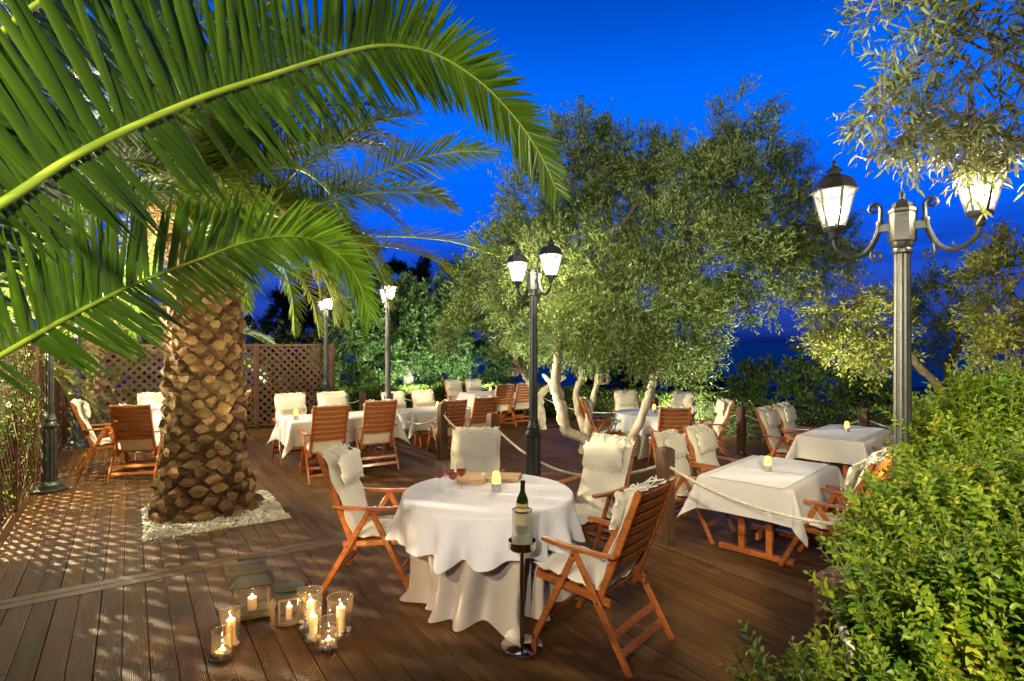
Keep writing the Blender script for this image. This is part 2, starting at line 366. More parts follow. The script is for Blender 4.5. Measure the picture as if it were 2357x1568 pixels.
M_olivew = leafmat('olive_leaf_yellowish', [(.08,.11,.010),(.20,.25,.025),(.36,.38,.06)], back=(.32,.35,.11), trans=.3)
M_olives = leafmat('olive_leaf_silver', [(.05,.075,.018),(.12,.16,.045),(.24,.27,.09)], back=(.26,.29,.13), trans=.25)
M_olived = leafmat('holm_leaf', [(.04,.09,.025),(.09,.17,.05),(.17,.27,.10)], trans=.25)
M_pine = leafmat('pine_needles', [(.01,.016,.006),(.018,.028,.01),(.03,.045,.015)], trans=.1)
M_hedge = leafmat('box_leaf', [(.03,.07,.008),(.09,.16,.018),(.22,.32,.04)], trans=.3)
M_bush = leafmat('privet_leaf', [(.035,.12,.010),(.10,.22,.014),(.26,.38,.02),(.60,.58,.06)], trans=.38, rough=.42, nscale=3.2, noise=.5)
M_twig = mat('young_twig', (.24,.15,.07), .7, vary=.3)
M_palm = leafmat('palm_leaflet', [(.05,.10,.010),(.10,.17,.016),(.18,.26,.035)], trans=.3, rough=.38, nscale=1.5)
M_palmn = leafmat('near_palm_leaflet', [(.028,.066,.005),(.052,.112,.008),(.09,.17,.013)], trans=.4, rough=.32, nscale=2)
M_palmb = leafmat('lit_palm_leaflet', [(.045,.115,.006),(.085,.19,.010),(.15,.29,.018)], trans=.42, rough=.36, nscale=2)  # paler near-palm copy; light on the lower frond put into its colour
M_palmy = leafmat('yellowish_palm_leaflet', [(.13,.17,.025),(.20,.23,.04),(.30,.30,.08)], trans=.35, rough=.5)  # yellower and paler than the other palm leaflets
M_rachis = mat('palm_rachis', (.19,.27,.02), .4, vary=.15, scale=8)
M_scale = mat('cut_leaf_base', (.38,.25,.11), .85, col2=(.18,.085,.03), scale=9, bump=.8, bscale=30, island=True)
M_scaled = mat('leaf_base_side', (.19,.105,.05), .9, col2=(.08,.045,.022), scale=12, bump=1, bscale=30, island=True)
M_fibre = mat('palm_fibre', (.22,.125,.055), .95, vary=.4, scale=20)
M_sea = mat('sea_water', (.001,.003,.014), .5, bump=.2, bscale=.05, spec=.2)
M_menu = M_paper

# ------------------------------------------------------------------ ground, sea, decks
def ground():
    mb = MB(); ys = [(-30,-.45),(10,-.45),(24,-.5),(40,-3),(120,-11),(300,-26),(540,-40.5)]
    xs = [-600,-60,0,60,600]
    vs = [(x*(1+max(0,y)/200), y, z) for y,z in ys for x in xs]
    k = len(xs); fs = [(i*k+j,i*k+j+1,(i+1)*k+j+1,(i+1)*k+j) for i in range(len(ys)-1) for j in range(k-1)]
    mb.add(vs, fs); o = build('ground', mb, M_soil); tag(o, kind='structure')
    mb = MB(); mb.add([(-15000,430,-40),(15000,430,-40),(15000,19000,-40),(-15000,19000,-40)],[(0,1,2,3)])
    tag(build('sea', mb, M_sea), kind='structure')
ground()
BED = (.095,1.445,6.36,7.72)      # u0,u1,v0,v1 of the pebble bed
def planks(name, u0, u1, v0, v1, z, hole=None, pitch=.135):
    mb = MB(); n = int((u1-u0)/pitch)+1; g = .0019
    for i in range(n):
        a = u0+i*pitch+g; b = min(u0+(i+1)*pitch-g, u1)
        if b-a < .01: continue
        # board joints at irregular lengths
        segs = [(v0,v1)]
        if hole and b > hole[0]+.02 and a < hole[1]-.02: segs = [(v0,hole[2]),(hole[3],v1)]
        for s0,s1 in segs:
            cuts = [s0]; c = s0+random.uniform(.6,2.9)
            while c < s1-.4: cuts.append(c); c += random.choice((2.2,2.9))
            cuts.append(s1)
            for p,q in zip(cuts[:-1],cuts[1:]):
                q -= .003; zz = z+random.uniform(-.0008,.0008); e = .0035
                # board with eased long edges
                prof = [(a,z-.025),(a,zz-e),(a+e,zz),(b-e,zz),(b,zz-e),(b,z-.025)]
                vs = [uv(x,v,h) for v in (p,q) for x,h in prof]
                fs = [(j,j+1,j+7,j+6) for j in range(5)]+[(5,4,3,2,1,0),(6,7,8,9,10,11)]
                mb.add(vs, fs)
    o = build(name, mb, M_deck); tag(o, kind='structure'); return o
planks('upper_deck', -1.12, 4.06, -1.2, 5.30, 0)
planks('upper_deck_back', -1.12, 4.06, 5.52, 13.5, 0, hole=BED)
planks('lower_deck', 4.22, 10.9, -2.0, 14.6, ZL)
def slab(name, u0,u1,v0,v1,z0,z1,m,bev=0):
    mb = MB(); vs = [uv(u,v,z) for z in (z0,z1) for u,v in ((u0,v0),(u1,v0),(u1,v1),(u0,v1))]
    mb.add(vs, [(3,2,1,0),(4,5,6,7),(0,1,5,4),(1,2,6,5),(2,3,7,6),(3,0,4,7)]); o = build(name, mb, m, bevel=bev); tag(o, kind='structure'); return o
def multi(name, boxes, m, bev=0):
    mb = MB()
    for u0,u1,v0,v1,z0,z1 in boxes:
        mb.add([uv(u,v,z) for z in (z0,z1) for u,v in ((u0,v0),(u1,v0),(u1,v1),(u0,v1))], [(3,2,1,0),(4,5,6,7),(0,1,5,4),(1,2,6,5),(2,3,7,6),(3,0,4,7)])
    o = build(name, mb, m, bevel=bev); tag(o, kind='structure'); return o
multi('deck_band', [(-1.12,4.05,5.304,5.408,-.03,.0012),(-1.12,4.05,5.412,5.516,-.03,.0012)], M_edge, .003)
multi('deck_edge_board', [(4.064,4.215,-1.2,5.3,-.03,.012),(4.064,4.215,5.3,13.5,-.03,.0125),(4.17,4.205,-1.2,13.5,-.17,-.032)], M_edge, .003)
multi('deck_dark_fill', [(-1.12,4.16,-1.2,BED[2],-.16,-.05),(-1.12,BED[0],BED[2],BED[3],-.16,-.05),(BED[1],4.16,BED[2],BED[3],-.16,-.05),(-1.12,4.16,BED[3],13.5,-.16,-.05),(4.22,10.9,-2,14.6,-.30,-.225)], M_under)  # darkness under the board gaps put into near-black slabs
b0,b1,b2,b3 = BED
multi('bed_soil', [(b0,b1,b2,b3,-.12,-.03)], M_soil)
def pebble_mesh(pts, smin, smax, name, m=M_pebble, parent=None):
    # low-poly squashed balls
    base = []; n,k = 7,5
    base.append((0,0,-1))
    for i in range(1,k):
        p = math.pi*i/k
        for j in range(n): a = 2*math.pi*j/n; base.append((math.sin(p)*math.cos(a), math.sin(p)*math.sin(a), -math.cos(p)))
    base.append((0,0,1)); base = np.array(base); t = len(base)-1
    tris = [(0,1+(j+1)%n,1+j) for j in range(n)]
    for i in range(k-2):
        for j in range(n):
            a,b,c,d = 1+i*n+j,1+i*n+(j+1)%n,1+(i+1)*n+(j+1)%n,1+(i+1)*n+j; tris += [(a,b,c),(a,c,d)]
    tris += [(t,1+(k-2)*n+j,1+(k-2)*n+(j+1)%n) for j in range(n)]; tris = np.array(tris)
    V = []; F = []
    for q,p in enumerate(pts):
        s = rng.uniform(smin,smax)*np.array([1,rng.uniform(.65,.95),rng.uniform(.45,.7)])
        a = rng.uniform(0,6.28); c,d = math.cos(a),math.sin(a); tl = rng.normal(0,.35)
        b = base*s*(1+rng.uniform(-.07,.07,(len(base),1)))
        b = b@np.array([[c,d,0],[-d,c,0],[0,0,1]]); ct,stt = math.cos(tl),math.sin(tl); b = b@np.array([[1,0,0],[0,ct,stt],[0,-stt,ct]])
        V.append(b+np.array(p)); F.append(tris+q*len(base))
    return npmesh(name, np.concatenate(V), np.concatenate(F), m, parent, smooth=True)
pts = []
for i in range(4200):
    u,v = random.uniform(b0+.015,b1-.015), random.uniform(b2+.015,b3-.015)
    p = uv(u,v,random.uniform(-.022,.010))
    if (p.x+3.46)**2+(p.y-6.42)**2 < .40**2: continue
    pts.append(p)
tag(pebble_mesh(pts,.011,.027,'pebbles'), 'white rounded pebbles filling the square bed round the palm trunk', 'pebbles', kind='stuff')

# ------------------------------------------------------------------ foliage builders
def leaf_cloud(pos, dr, nrm, ln, wd, name, m, parent, fold=False):
    """pos,dr,nrm: (N,3) arrays; one diamond (or folded ovate) leaf each"""
    pos = np.asarray(pos); dr = dr/np.linalg.norm(dr,axis=1,keepdims=True)
    s = np.cross(dr,nrm); s /= np.linalg.norm(s,axis=1,keepdims=True)+1e-9; up = np.cross(s,dr)
    ln = np.asarray(ln).reshape(-1,1)*np.ones((len(pos),1)); wd = np.asarray(wd).reshape(-1,1)*np.ones((len(pos),1))
    if not fold:
        V = np.stack([pos, pos+dr*ln*.45+s*wd*.5, pos+dr*ln-up*ln*.08, pos+dr*ln*.45-s*wd*.5],1)
        F = np.arange(len(pos)*4).reshape(-1,4)
        return npmesh(name, V, F, m, parent)
    a = pos; b = pos+dr*ln*.5+up*ln*.03; c = pos+dr*ln-up*ln*.10
    k = up*wd*.16
    l1 = pos+dr*ln*.25+s*wd*.42+k; l2 = pos+dr*ln*.62+s*wd*.42+k
    r1 = pos+dr*ln*.25-s*wd*.42+k; r2 = pos+dr*ln*.62-s*wd*.42+k
    V = np.stack([a,b,c,l1,l2,r1,r2],1); q = np.arange(len(pos))[:,None]*7
    F = np.concatenate([q+np.array([0,3,4,1]), q+np.array([1,4,2,2])[:4], q+np.array([0,1,6,5]), q+np.array([1,2,6,6])],0)
    # triangles with quads: build quads where last face repeats a vertex -> use separate lists
    Fq = np.concatenate([q+np.array([0,1,4,3]), q+np.array([0,5,6,1])],0); Ft = np.concatenate([q+np.array([1,2,4]), q+np.array([1,6,2])],0)
    tri = np.concatenate([Fq[:,[0,1,2]],Fq[:,[0,2,3]],Ft],0)
    return npmesh(name, V, tri, m, parent, smooth=True)
def rnd_unit(n):
    v = rng.normal(size=(n,3)); return v/np.linalg.norm(v,axis=1,keepdims=True)
def twig_leaves(base, direc, length, nl, ll, lw, spread=.9, jitter=.25, droop=.0):
    """base,direc (T,3), length (T,) -> leaf pos, dir, normal arrays, nl leaves a twig"""
    T = len(base); t = (np.arange(nl)+.5)/nl; t = np.tile(t,(T,1))+rng.normal(0,.02,(T,nl))
    P = base[:,None,:]+direc[:,None,:]*(length[:,None]*t)[:,:,None]
    P[:,:,2] -= droop*(t**2)*length[:,None]
    P += rng.normal(0,.006,P.shape)
    side = rnd_unit(T); side = np.cross(direc,side); side /= np.linalg.norm(side,axis=1,keepdims=True)+1e-9
    s2 = np.cross(direc,side); ang = rng.uniform(0,6.28,(T,1))+np.arange(nl)[None,:]*2.3
    rad = side[:,None,:]*np.cos(ang)[:,:,None]+s2[:,None,:]*np.sin(ang)[:,:,None]
    D = direc[:,None,:]+rad*spread+rng.normal(0,jitter,P.shape); D[:,:,2] -= droop*.4
    Nn = rnd_unit(T*nl).reshape(T,nl,3)*.7+np.array([0,0,.8])
    return P.reshape(-1,3), D.reshape(-1,3), Nn.reshape(-1,3)
def crown(lobes, ntw, nl, ll, lw, name, m, parent, tl=.3, up=.25, droop=.1, clump=.26, fold=False, density=None, stems=None, limit=None):
    """lobes: (centre Vector, radius or (rx,ry,rz)); ntw twigs per m2-equivalent of lobe"""
    B = []; Dd = []; Lg = []
    for c, r in lobes:
        r = np.array(r if hasattr(r,'__len__') else (r,r,r), dtype=float); c = np.array(c)
        rm = r.mean(); nt_ = max(12,int(ntw*2.6*(rm**2)))
        nc = max(5,int(nt_/11)); cd = rnd_unit(nc); cr_ = rng.uniform(.25,1,(nc,1))**.55
        cc = cd*cr_
        idx = rng.integers(0,nc,nt_); p = cc[idx]+rng.normal(0,clump*.5*min(1,.6/rm),(nt_,3))
        d = p*1.1+rng.normal(0,.5,(nt_,3)); d[:,2] += up
        d /= np.linalg.norm(d,axis=1,keepdims=True)
        B.append(p*r+c); Dd.append(d); Lg.append(rng.uniform(.6,1.3,nt_)*tl)
    B = np.concatenate(B); Dd = np.concatenate(Dd); Lg = np.concatenate(Lg)
    P,D_,Nn = twig_leaves(B,Dd,Lg,nl,ll,lw,droop=droop)
    l = rng.uniform(.65,1.25,len(P))*ll*1.15
    o = leaf_cloud(P,D_,Nn,l,l*lw/ll*1.3,name,m,parent,fold)
    if stems:
        mb = MB()
        for i in range(0,len(B)):
            if i%stems: continue
            mb.tube([B[i]-Dd[i]*.12, B[i]+Dd[i]*Lg[i]*.5, B[i]+Dd[i]*Lg[i]], [.006,.004,.0015], n=3, caps=False)
        tag(build('twigs', mb, M_olivebark, parent), kind='stuff')
    return o
def limbs(paths, parent, m, name='trunk', n=9, knob=.12):
    mb = MB()
    for pts,rs in paths:
        k = max(10,len(pts)*6); sp_ = spline(pts,k); rr = np.interp(np.linspace(0,1,k), np.linspace(0,1,len(rs)), rs)
        rr = [q*(.68 if m is M_limed else .75)*(1+random.uniform(-knob,knob)) for q in rr]
        sp_ = [p+Vector((random.uniform(-1,1),random.uniform(-1,1),0))*q*.18 for p,q in zip(sp_,rr)]
        mb.tube(sp_, rr, n=n)
    return build(name, mb, m, parent, smooth=True, angle=80)
def pxl(lst, dd=0):   # lobes given in photo columns/rows + distance -> real ellipsoids at that distance
    return [(at(x,y,d+dd), (r*(d+dd)/FPX, r*(d+dd)/FPX*1.05, r*(d+dd)/FPX*.92)) for x,y,r,d in lst]

# ------------------------------------------------------------------ olive trees
def tree(name, label, loc, lobes, trunks, limed=None, leaf=M_olive, ntw=420, nl=15, ll=.055, lw=.013, group=None, cat='tree', **kw):
    t = thing(name, label, cat, (0,0,0), 0, group)
    t.location = loc; inv = Vector(loc)
    lob = [(Vector(c)-inv, r) for c,r in lobes]
    if trunks: limbs([([Vector(p)-inv for p in pts], rs) for pts,rs in trunks], t, M_olivebark, 'trunk' if not limed else 'branches')
    if limed: limbs([([Vector(p)-inv for p in pts], rs) for pts,rs in limed], t, M_limed, 'trunk')
    crown(lob, ntw, nl, ll, lw, 'crown', leaf, t, **kw)
    return t
T = 'olive trees growing through the lower deck'
b = at(1405,1122,8.0); b.z = ZL-.2
tree('olive_tree', 'nearest whitewashed olive forking in a V, with the tallest pointed crown', b,
  pxl([(1705,290,62,9),(1712,360,85,9),(1660,450,110,8.6),(1800,410,62,9.2),(1770,520,110,8.8),(1870,585,72,8.6),(1915,560,45,8.6),(1650,600,140,8.5),(1760,635,80,8.3),(1565,560,115,8.1),(1500,690,120,8),(1600,735,85,8),(1480,810,60,7.8),(1560,815,55,8),(1590,870,28,8),(1690,720,40,8.3),(1440,760,75,7.5),(1530,790,60,7.5),(1400,690,80,7.6),(1600,840,24,8),(1310,700,75,7.4),(1300,775,48,7.4),(1370,790,50,7.4),(1900,615,38,7.9),(1930,595,38,8),(1840,560,60,8.2),(1800,700,42,8.2),(1600,385,70,9),(1545,350,48,9.6),(1620,470,80,8.8),(1240,600,70,7.8),(1350,620,80,7.8)]),
  [([at(1284,812,8),at(1300,700,8.1),(at(1400,560,8.3)),at(1480,450,8.6)],[.085,.07,.05,.02]),
   ([at(1300,720,8.1),at(1380,690,7.9),at(1470,640,7.9)],[.05,.04,.02]),
   ([at(1505,868,8),at(1530,740,8.1),at(1575,600,8.3),at(1680,420,8.8),at(1705,300,9)],[.085,.075,.06,.035,.015]),
   ([at(1528,750,8.1),at(1620,690,8.2),at(1740,640,8.5),at(1860,600,8.6)],[.05,.045,.03,.015]),
   ([at(1570,610,8.3),at(1680,560,8.6),at(1800,450,9)],[.045,.03,.012])],
  limed=[([b, at(1390,1060,8),at(1345,1012,8),at(1303,990,8),at(1291,935,8),at(1279,881,8),at(1284,806,8)],[.2,.16,.12,.11,.125,.115,.085]),
   ([b, at(1425,1062,8),at(1448,1020,8),at(1475,965,8),at(1493,915,8),at(1505,862,8)],[.2,.13,.10,.09,.09,.085]),
   ([at(1279,895,8),at(1262,875,8.2),at(1250,862,8.3)],[.07,.05,.035])],
  ntw=480, nl=15, ll=.058, lw=.014, group=T, tl=.28, stems=9)
b = at(1345,1042,10.5); b.z = ZL-.2
tree('olive_tree', 'whitewashed olive with two S shaped stems left of the far round table', b,
  pxl([(1330,320,62,10.4),(1300,410,100,10.3),(1420,380,92,10.5),(1215,470,70,10),(1235,585,105,10),(1350,560,150,10.2),(1450,470,115,10.6),(1540,420,80,10.8),(1285,710,105,9.8),(1385,750,95,9.8),(1190,690,62,10),(1260,790,55,9.8),(1350,815,45,9.9),(1170,600,50,10.2),(1290,770,60,9.0),(1210,740,62,9.2),(1340,720,80,8.8),(1230,650,80,9.2)]),
  [([at(1334,845,10.5),at(1325,740,10.4),at(1300,560,10.3),at(1320,380,10.4)],[.09,.08,.05,.015]),
   ([at(1383,815,10.5),at(1400,700,10.5),at(1440,520,10.6)],[.08,.06,.03])],
  limed=[([b, at(1350,1000,10.5),at(1331,950,10.5),at(1325,905,10.5),at(1339,870,10.5),at(1333,840,10.5)],[.2,.14,.10,.085,.09,.08]),
   ([b, at(1352,985,10.4),at(1362,930,10.3),at(1377,870,10.4),at(1384,812,10.5)],[.2,.11,.085,.08,.07])],
  ntw=350, nl=14, ll=.07, lw=.018, group=T, tl=.32, stems=12)
b = at(1243,990,13.4); b.z = ZL-.2
tree('olive_tree', 'leaning whitewashed olive behind the middle lamp post, low crooked branch to the right', b,
  pxl([(1120,560,55,13.6),(1150,640,75,13.5),(1090,650,55,13.6),(1120,730,70,13.4),(1060,760,55,13.4),(1190,780,55,13.2)]),
  [([at(1203,858,13.4),at(1175,800,13.5),at(1150,720,13.5),at(1130,620,13.6)],[.13,.11,.07,.03])],
  limed=[([b,at(1242,940,13.4),at(1240,912,13.4),at(1268,888,13.3),at(1300,866,13.2)],[.25,.18,.15,.12,.08]),
   ([at(1242,925,13.4),at(1225,890,13.4),at(1203,856,13.4)],[.16,.14,.12])],
  leaf=M_olive, ntw=210, nl=13, ll=.09, lw=.024, group=T, tl=.36)
G3 = 'bushy trees behind the hedge on the left'
def bushtree(name,label,bx,d,lob,leaf,**kw):
    b = at(bx,HY,d); b.z = -.5
    c = Vector(lob[0][0]) if not isinstance(lob[0][0],(int,float)) else None
    L_ = pxl(lob)
    top = L_[0][0]
    return tree(name,label,b,L_,[([b,(b+top)/2+Vector((.1,0,0)),top],[.16,.11,.04])],leaf=leaf,**kw)
bushtree('holm_oak','wide bushy evergreen right of the lattice fence, small dense leaves',815,17.0,[(820,790,60,17),(790,840,50,16.6),(850,730,52,17.2),(800,740,40,17.3),(870,830,55,16.8),(840,870,40,16.5)],M_olived,ntw=170,nl=13,ll=.11,lw=.04,group=G3,tl=.34)
bushtree('holm_oak','silvery bushy tree with a white trunk foot behind the dark bollards',943,18.5,[(930,760,75,18.5),(920,690,48,18.8),(990,690,48,19),(985,770,62,18.4),(900,830,60,18.1),(960,850,50,18),(1040,800,58,18.2),(1030,870,40,18)],M_olived,ntw=180,nl=13,ll=.12,lw=.042,group=G3,tl=.36)
bushtree('holm_oak','pale green bushy tree with a rounded top left of the middle lamp post',1060,21,[(1065,640,42,21),(1050,700,50,21),(1090,720,55,21),(1020,730,45,20.6),(1120,840,60,20)],M_olived,ntw=150,nl=13,ll=.14,lw=.045,group=G3,tl=.4)
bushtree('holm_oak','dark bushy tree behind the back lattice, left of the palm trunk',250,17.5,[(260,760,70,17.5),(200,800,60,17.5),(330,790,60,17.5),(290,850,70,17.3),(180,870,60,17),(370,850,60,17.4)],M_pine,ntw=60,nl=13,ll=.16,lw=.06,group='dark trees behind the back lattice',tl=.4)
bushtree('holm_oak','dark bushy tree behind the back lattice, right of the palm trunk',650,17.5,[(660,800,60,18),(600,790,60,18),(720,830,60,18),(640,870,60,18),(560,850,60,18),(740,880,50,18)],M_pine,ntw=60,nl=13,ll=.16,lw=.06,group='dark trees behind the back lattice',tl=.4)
# limewashed trunk foot in front
t = thing('olive_tree','short thick whitewashed olive trunk rising behind the clipped hedge',  'tree', at(942,HY,17.3)*1)
t.location.z = -.5
limbs([([(0,0,0),(-.02,0,1.1),(-.10,0,1.5),(-.3,.1,1.9)],[.34,.25,.17,.10])], t, M_limed)
crown([((-.25,.0,1.95),(.6,.4,.45)),((.3,.1,1.7),(.4,.4,.4))],260,12,.11,.04,'crown',M_olived,t,tl=.3)
# dark pines far behind
GP = 'dark pines far behind'
for i,(lab,bx,d,lob) in enumerate([('dark pine silhouette left of the twin lamp, tallest of the far pines',700,34,[(690,690,55,34),(720,650,40,34),(660,720,50,34),(740,720,45,34),(700,760,60,34)]),
   ('narrow dark pine silhouette just right of the palm frond tip',865,36,[(862,600,26,36),(858,640,32,36),(870,680,40,36),(850,560,16,36)]),
   ('round topped dark pine silhouette above the second lamp post',940,38,[(935,615,38,38),(960,640,34,38),(915,640,32,38),(945,680,45,38)])]):
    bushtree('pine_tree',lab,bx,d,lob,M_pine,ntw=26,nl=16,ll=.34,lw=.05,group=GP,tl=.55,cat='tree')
# trees to the right
GR = 'olive trees beyond the right end of the terrace'
def rtree(label,bx,by,d,lob,branches,leaf,**kw):
    b = at(bx,by,d); 
    return tree('olive_tree',label,b,pxl(lob),branches,leaf=leaf,group=GR,**kw)
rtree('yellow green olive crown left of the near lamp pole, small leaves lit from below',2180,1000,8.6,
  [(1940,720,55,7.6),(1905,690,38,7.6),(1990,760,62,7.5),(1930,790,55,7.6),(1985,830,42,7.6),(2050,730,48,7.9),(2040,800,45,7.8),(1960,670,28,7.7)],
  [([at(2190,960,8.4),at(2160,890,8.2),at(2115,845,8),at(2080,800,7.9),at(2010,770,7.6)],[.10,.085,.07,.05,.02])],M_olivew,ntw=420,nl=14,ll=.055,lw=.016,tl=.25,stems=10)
rtree('open dark olive with a curved bare limb right of the near lamp pole',2190,1000,10.5,
  [(2165,680,55,10.3),(2140,730,52,10.3),(2200,730,45,10.4),(2165,640,32,10.4),(2110,760,42,10.4),(2190,800,45,10.2),(2120,830,35,10.4),(2080,690,38,10.6)],
  [([at(2195,930,10.5),at(2180,850,10.4),at(2205,790,10.4),at(2195,740,10.4),at(2160,690,10.3)],[.12,.1,.085,.06,.02])],M_olive,ntw=190,nl=13,ll=.07,lw=.018,tl=.34,stems=6)
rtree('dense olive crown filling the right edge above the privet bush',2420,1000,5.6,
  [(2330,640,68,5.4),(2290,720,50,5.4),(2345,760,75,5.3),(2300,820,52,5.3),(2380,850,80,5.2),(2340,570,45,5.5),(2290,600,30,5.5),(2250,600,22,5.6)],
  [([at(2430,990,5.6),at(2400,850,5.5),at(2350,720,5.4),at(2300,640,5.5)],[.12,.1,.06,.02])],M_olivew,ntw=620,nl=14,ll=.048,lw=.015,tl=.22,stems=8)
# overhanging branch top right, nearest of all
rtree('overhanging silvery olive boughs in the top right corner above the bright lantern',2900,1400,3.6,
  [(2120,40,62,3.05),(2040,20,42,3.1),(2230,60,90,3.0),(2330,120,100,2.9),(2200,150,60,3.0),(2260,240,80,2.95),(2130,275,55,3.0),(2050,290,48,3.05),(2010,250,26,3.05),(2060,330,30,3.0),(1995,20,24,3.1),(2100,170,34,3.0),(2200,300,65,2.95),(2330,260,85,2.9),(2290,345,55,2.9),(2370,350,60,2.85),(2190,355,45,2.95),(2020,265,24,3.05),(2130,120,40,3.0),(2110,330,38,3.0)],
  [([at(2900,1300,3.7),at(2780,700,3.5),at(2560,400,3.2),at(2400,200,3.0),at(2200,80,3.0)],[.14,.10,.05,.022,.006]),
   ([at(2560,400,3.2),at(2380,330,3.0),at(2200,290,2.98),at(2060,285,3.05)],[.04,.02,.009,.004])],M_olives,ntw=430,nl=11,ll=.062,lw=.0095,tl=.20,stems=3,up=-.05,fold=True)
# dark trees beyond the hedge, low
GD = 'unlit olive trees beyond the hedge'
for lab,bx,d,lob in [('dim olive beyond the hedge, leftmost of the three unlit ones',1740,21,[(1720,872,38,21),(1700,890,34,21),(1765,885,40,21),(1740,850,24,21)]),
   ('dim olive beyond the hedge, middle of the three unlit ones',1850,19,[(1850,850,40,19),(1820,885,38,19),(1890,885,44,19),(1865,820,22,19)]),
   ('dim olive beyond the hedge, nearest to the near lamp pole',1970,18,[(1985,880,42,18),(2030,900,40,18),(1940,905,36,18),(2010,920,45,18)]),
   ('black tree line low behind the far round table chairs',1620,26,[(1610,880,40,26),(1650,900,45,26),(1580,900,40,26),(1480,880,60,27),(1400,870,60,27)])]:
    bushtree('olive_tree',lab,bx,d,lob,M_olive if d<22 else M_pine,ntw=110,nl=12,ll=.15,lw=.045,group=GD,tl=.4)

# ------------------------------------------------------------------ clipped hedge and plants behind the fences
def hedge(name,label,path,w,z0,z1,n,leaf,ll=.045,cat='hedge'):
    t = thing(name,label,cat,(0,0,0)); ps = spline(path,40)
    mb = MB(); rows=[]
    vs=[];
    for i,p in enumerate(ps):
        d = (ps[min(i+1,39)]-ps[max(i-1,0)]).normalized(); s = Vector((-d.y,d.x,0))
        for a,z in ((-.42,z0),(-.42,z1-.06),(-.3,z1-.03),(.3,z1-.03),(.42,z1-.06),(.42,z0)): vs.append((p.x+s.x*a*w, p.y+s.y*a*w, z))
    fs=[(i*6+j,i*6+j+1,(i+1)*6+j+1,(i+1)*6+j) for i in range(39) for j in range(5)]+[(0,1,2,3,4,5),(39*6+5,39*6+4,39*6+3,39*6+2,39*6+1,39*6)]
    mb.add(vs,fs); build('shade_core',mb,M_core,t)  # solid core; shade between the leaves put into its dark colour
    P = np.array([tuple(p) for p in ps]); tt = rng.uniform(0,38.99,n); i = tt.astype(int); f = (tt-i)[:,None]
    C = P[i]*(1-f)+P[i+1]*f; d = P[i+1]-P[i]; d/=np.linalg.norm(d,axis=1,keepdims=True); s = np.stack([-d[:,1],d[:,0],0*d[:,0]],1)
    q = rng.uniform(0,1,n); h = z1-z0; per = 2*h+w; a = q*per
    off = np.where(a<h,-w/2,np.where(a<h+w,a-h-w/2,w/2)); z = np.where(a<h,z0+a,np.where(a<h+w,z1,z1-(a-h-w)))
    lump = .045*np.sin(C[:,0]*5.1+z*6)+.035*np.sin(C[:,1]*7.3+1)+rng.normal(0,.022,n)
    outw = np.where(a<h,-1,np.where(a<h+w,0,1))
    pos = C+s*(off+outw*lump)[:,None]; pos[:,2] = z+np.where(outw==0,lump,0)
    nn = s*outw[:,None]; nn[:,2] += (outw==0)
    D = nn*.9+rng.normal(0,.6,(n,3)); D[:,2]+=.45
    leaf_cloud(pos-nn*.02,D,rnd_unit(n)+nn,rng.uniform(.7,1.3,n)*ll,rng.uniform(.7,1.3,n)*ll*.55,'foliage',leaf,t)
    return t
hedge('hedge','long clipped box hedge closing the terrace behind the rope fence',[(-4.4,14.9,0),(-2.8,16.1,0),(-1.0,16.7,0),(.9,16.1,0),(2.7,14.9,0),(4.4,13.4,0),(5.9,11.2,0),(7.5,9.8,0),(10,8.4,0)],.8,-.5,.60,42000,M_hedge,.06)
hedge('hedge','leafy green hedge glowing behind the back lattice fence',[uv(-1.6,14.4),uv(.5,14.5),uv(2.6,14.5),uv(3.6,14.4)],.7,-.5,.80,9000,M_hedge,.09)

hedge('hedge','low leafy hedge added outside the left lattice fence to shade the near deck',[uv(-1.55,2.6),uv(-1.55,4.2),uv(-1.55,5.8),uv(-1.55,7.1)],.5,-.3,.95,12000,M_hedge,.06)  # unseen blocker: stops the lattice light pattern reaching the foreground deck
# ------------------------------------------------------------------ lattice fences
def lattice(name,label,u0,v0,u1,v1,npan,z0=.06,z1=1.80,pitch=.118,sw=.052,posts=True):
    a = uv(u0,v0); b = uv(u1,v1); d = (b-a); Ln = d.length; yaw = math.atan2(d.y,d.x)
    t = thing(name,label,'fence',a,yaw)
    pl = Ln/npan
    for k in range(npan):
        x0 = k*pl+.045; x1 = (k+1)*pl-.045; mb = MB()
        h = z1-z0
        for sgn,yy in ((1,.006),(-1,-.006)):
            st = pitch*math.sqrt(2); c = -h-st
            while c < (x1-x0)+h+st:
                # line x = c + s*z in panel coordinates
                if sgn==1: p0=(c,0); p1=(c+h,h)
                else: p0=(c,h); p1=(c+h,0)
                # clip to [0,W]
                Wd = x1-x0
                def lerp(p,q,x): f=(x-p[0])/(q[0]-p[0]); return (x,p[1]+f*(q[1]-p[1]))
                q0,q1=p0,p1
                if q1[0]>0 and q0[0]<Wd:
                    if q0[0]<0: q0=lerp(p0,p1,0)
                    if q1[0]>Wd: q1=lerp(p0,p1,Wd)
                    if abs(q1[0]-q0[0])>.02: mb.bar((x0+q0[0],yy,z0+q0[1]),(x0+q1[0],yy,z0+q1[1]),sw,.010,up=(0,1,0))
                c += st
        build('lattice_panel',mb,M_lattice,t)
        mb = MB(); zc=(z0+z1)/2
        mb.box(((x0+x1)/2,0,z1),(x1-x0+.02,.045,.06)); mb.box(((x0+x1)/2,0,z0),(x1-x0+.02,.04,.05))
        mb.box((x0,0,zc),(.035,.04,h-.06)); mb.box((x1,0,zc),(.035,.04,h-.06))
        build('panel_frame',mb,M_lattice,t,bevel=.004)
    for k in range(npan+1):
        mb = MB(); mb.box((k*pl,0,(z1+.05)/2),(.07,.07,z1+.05)); build('post',mb,M_lattice,t,bevel=.006)
    return t
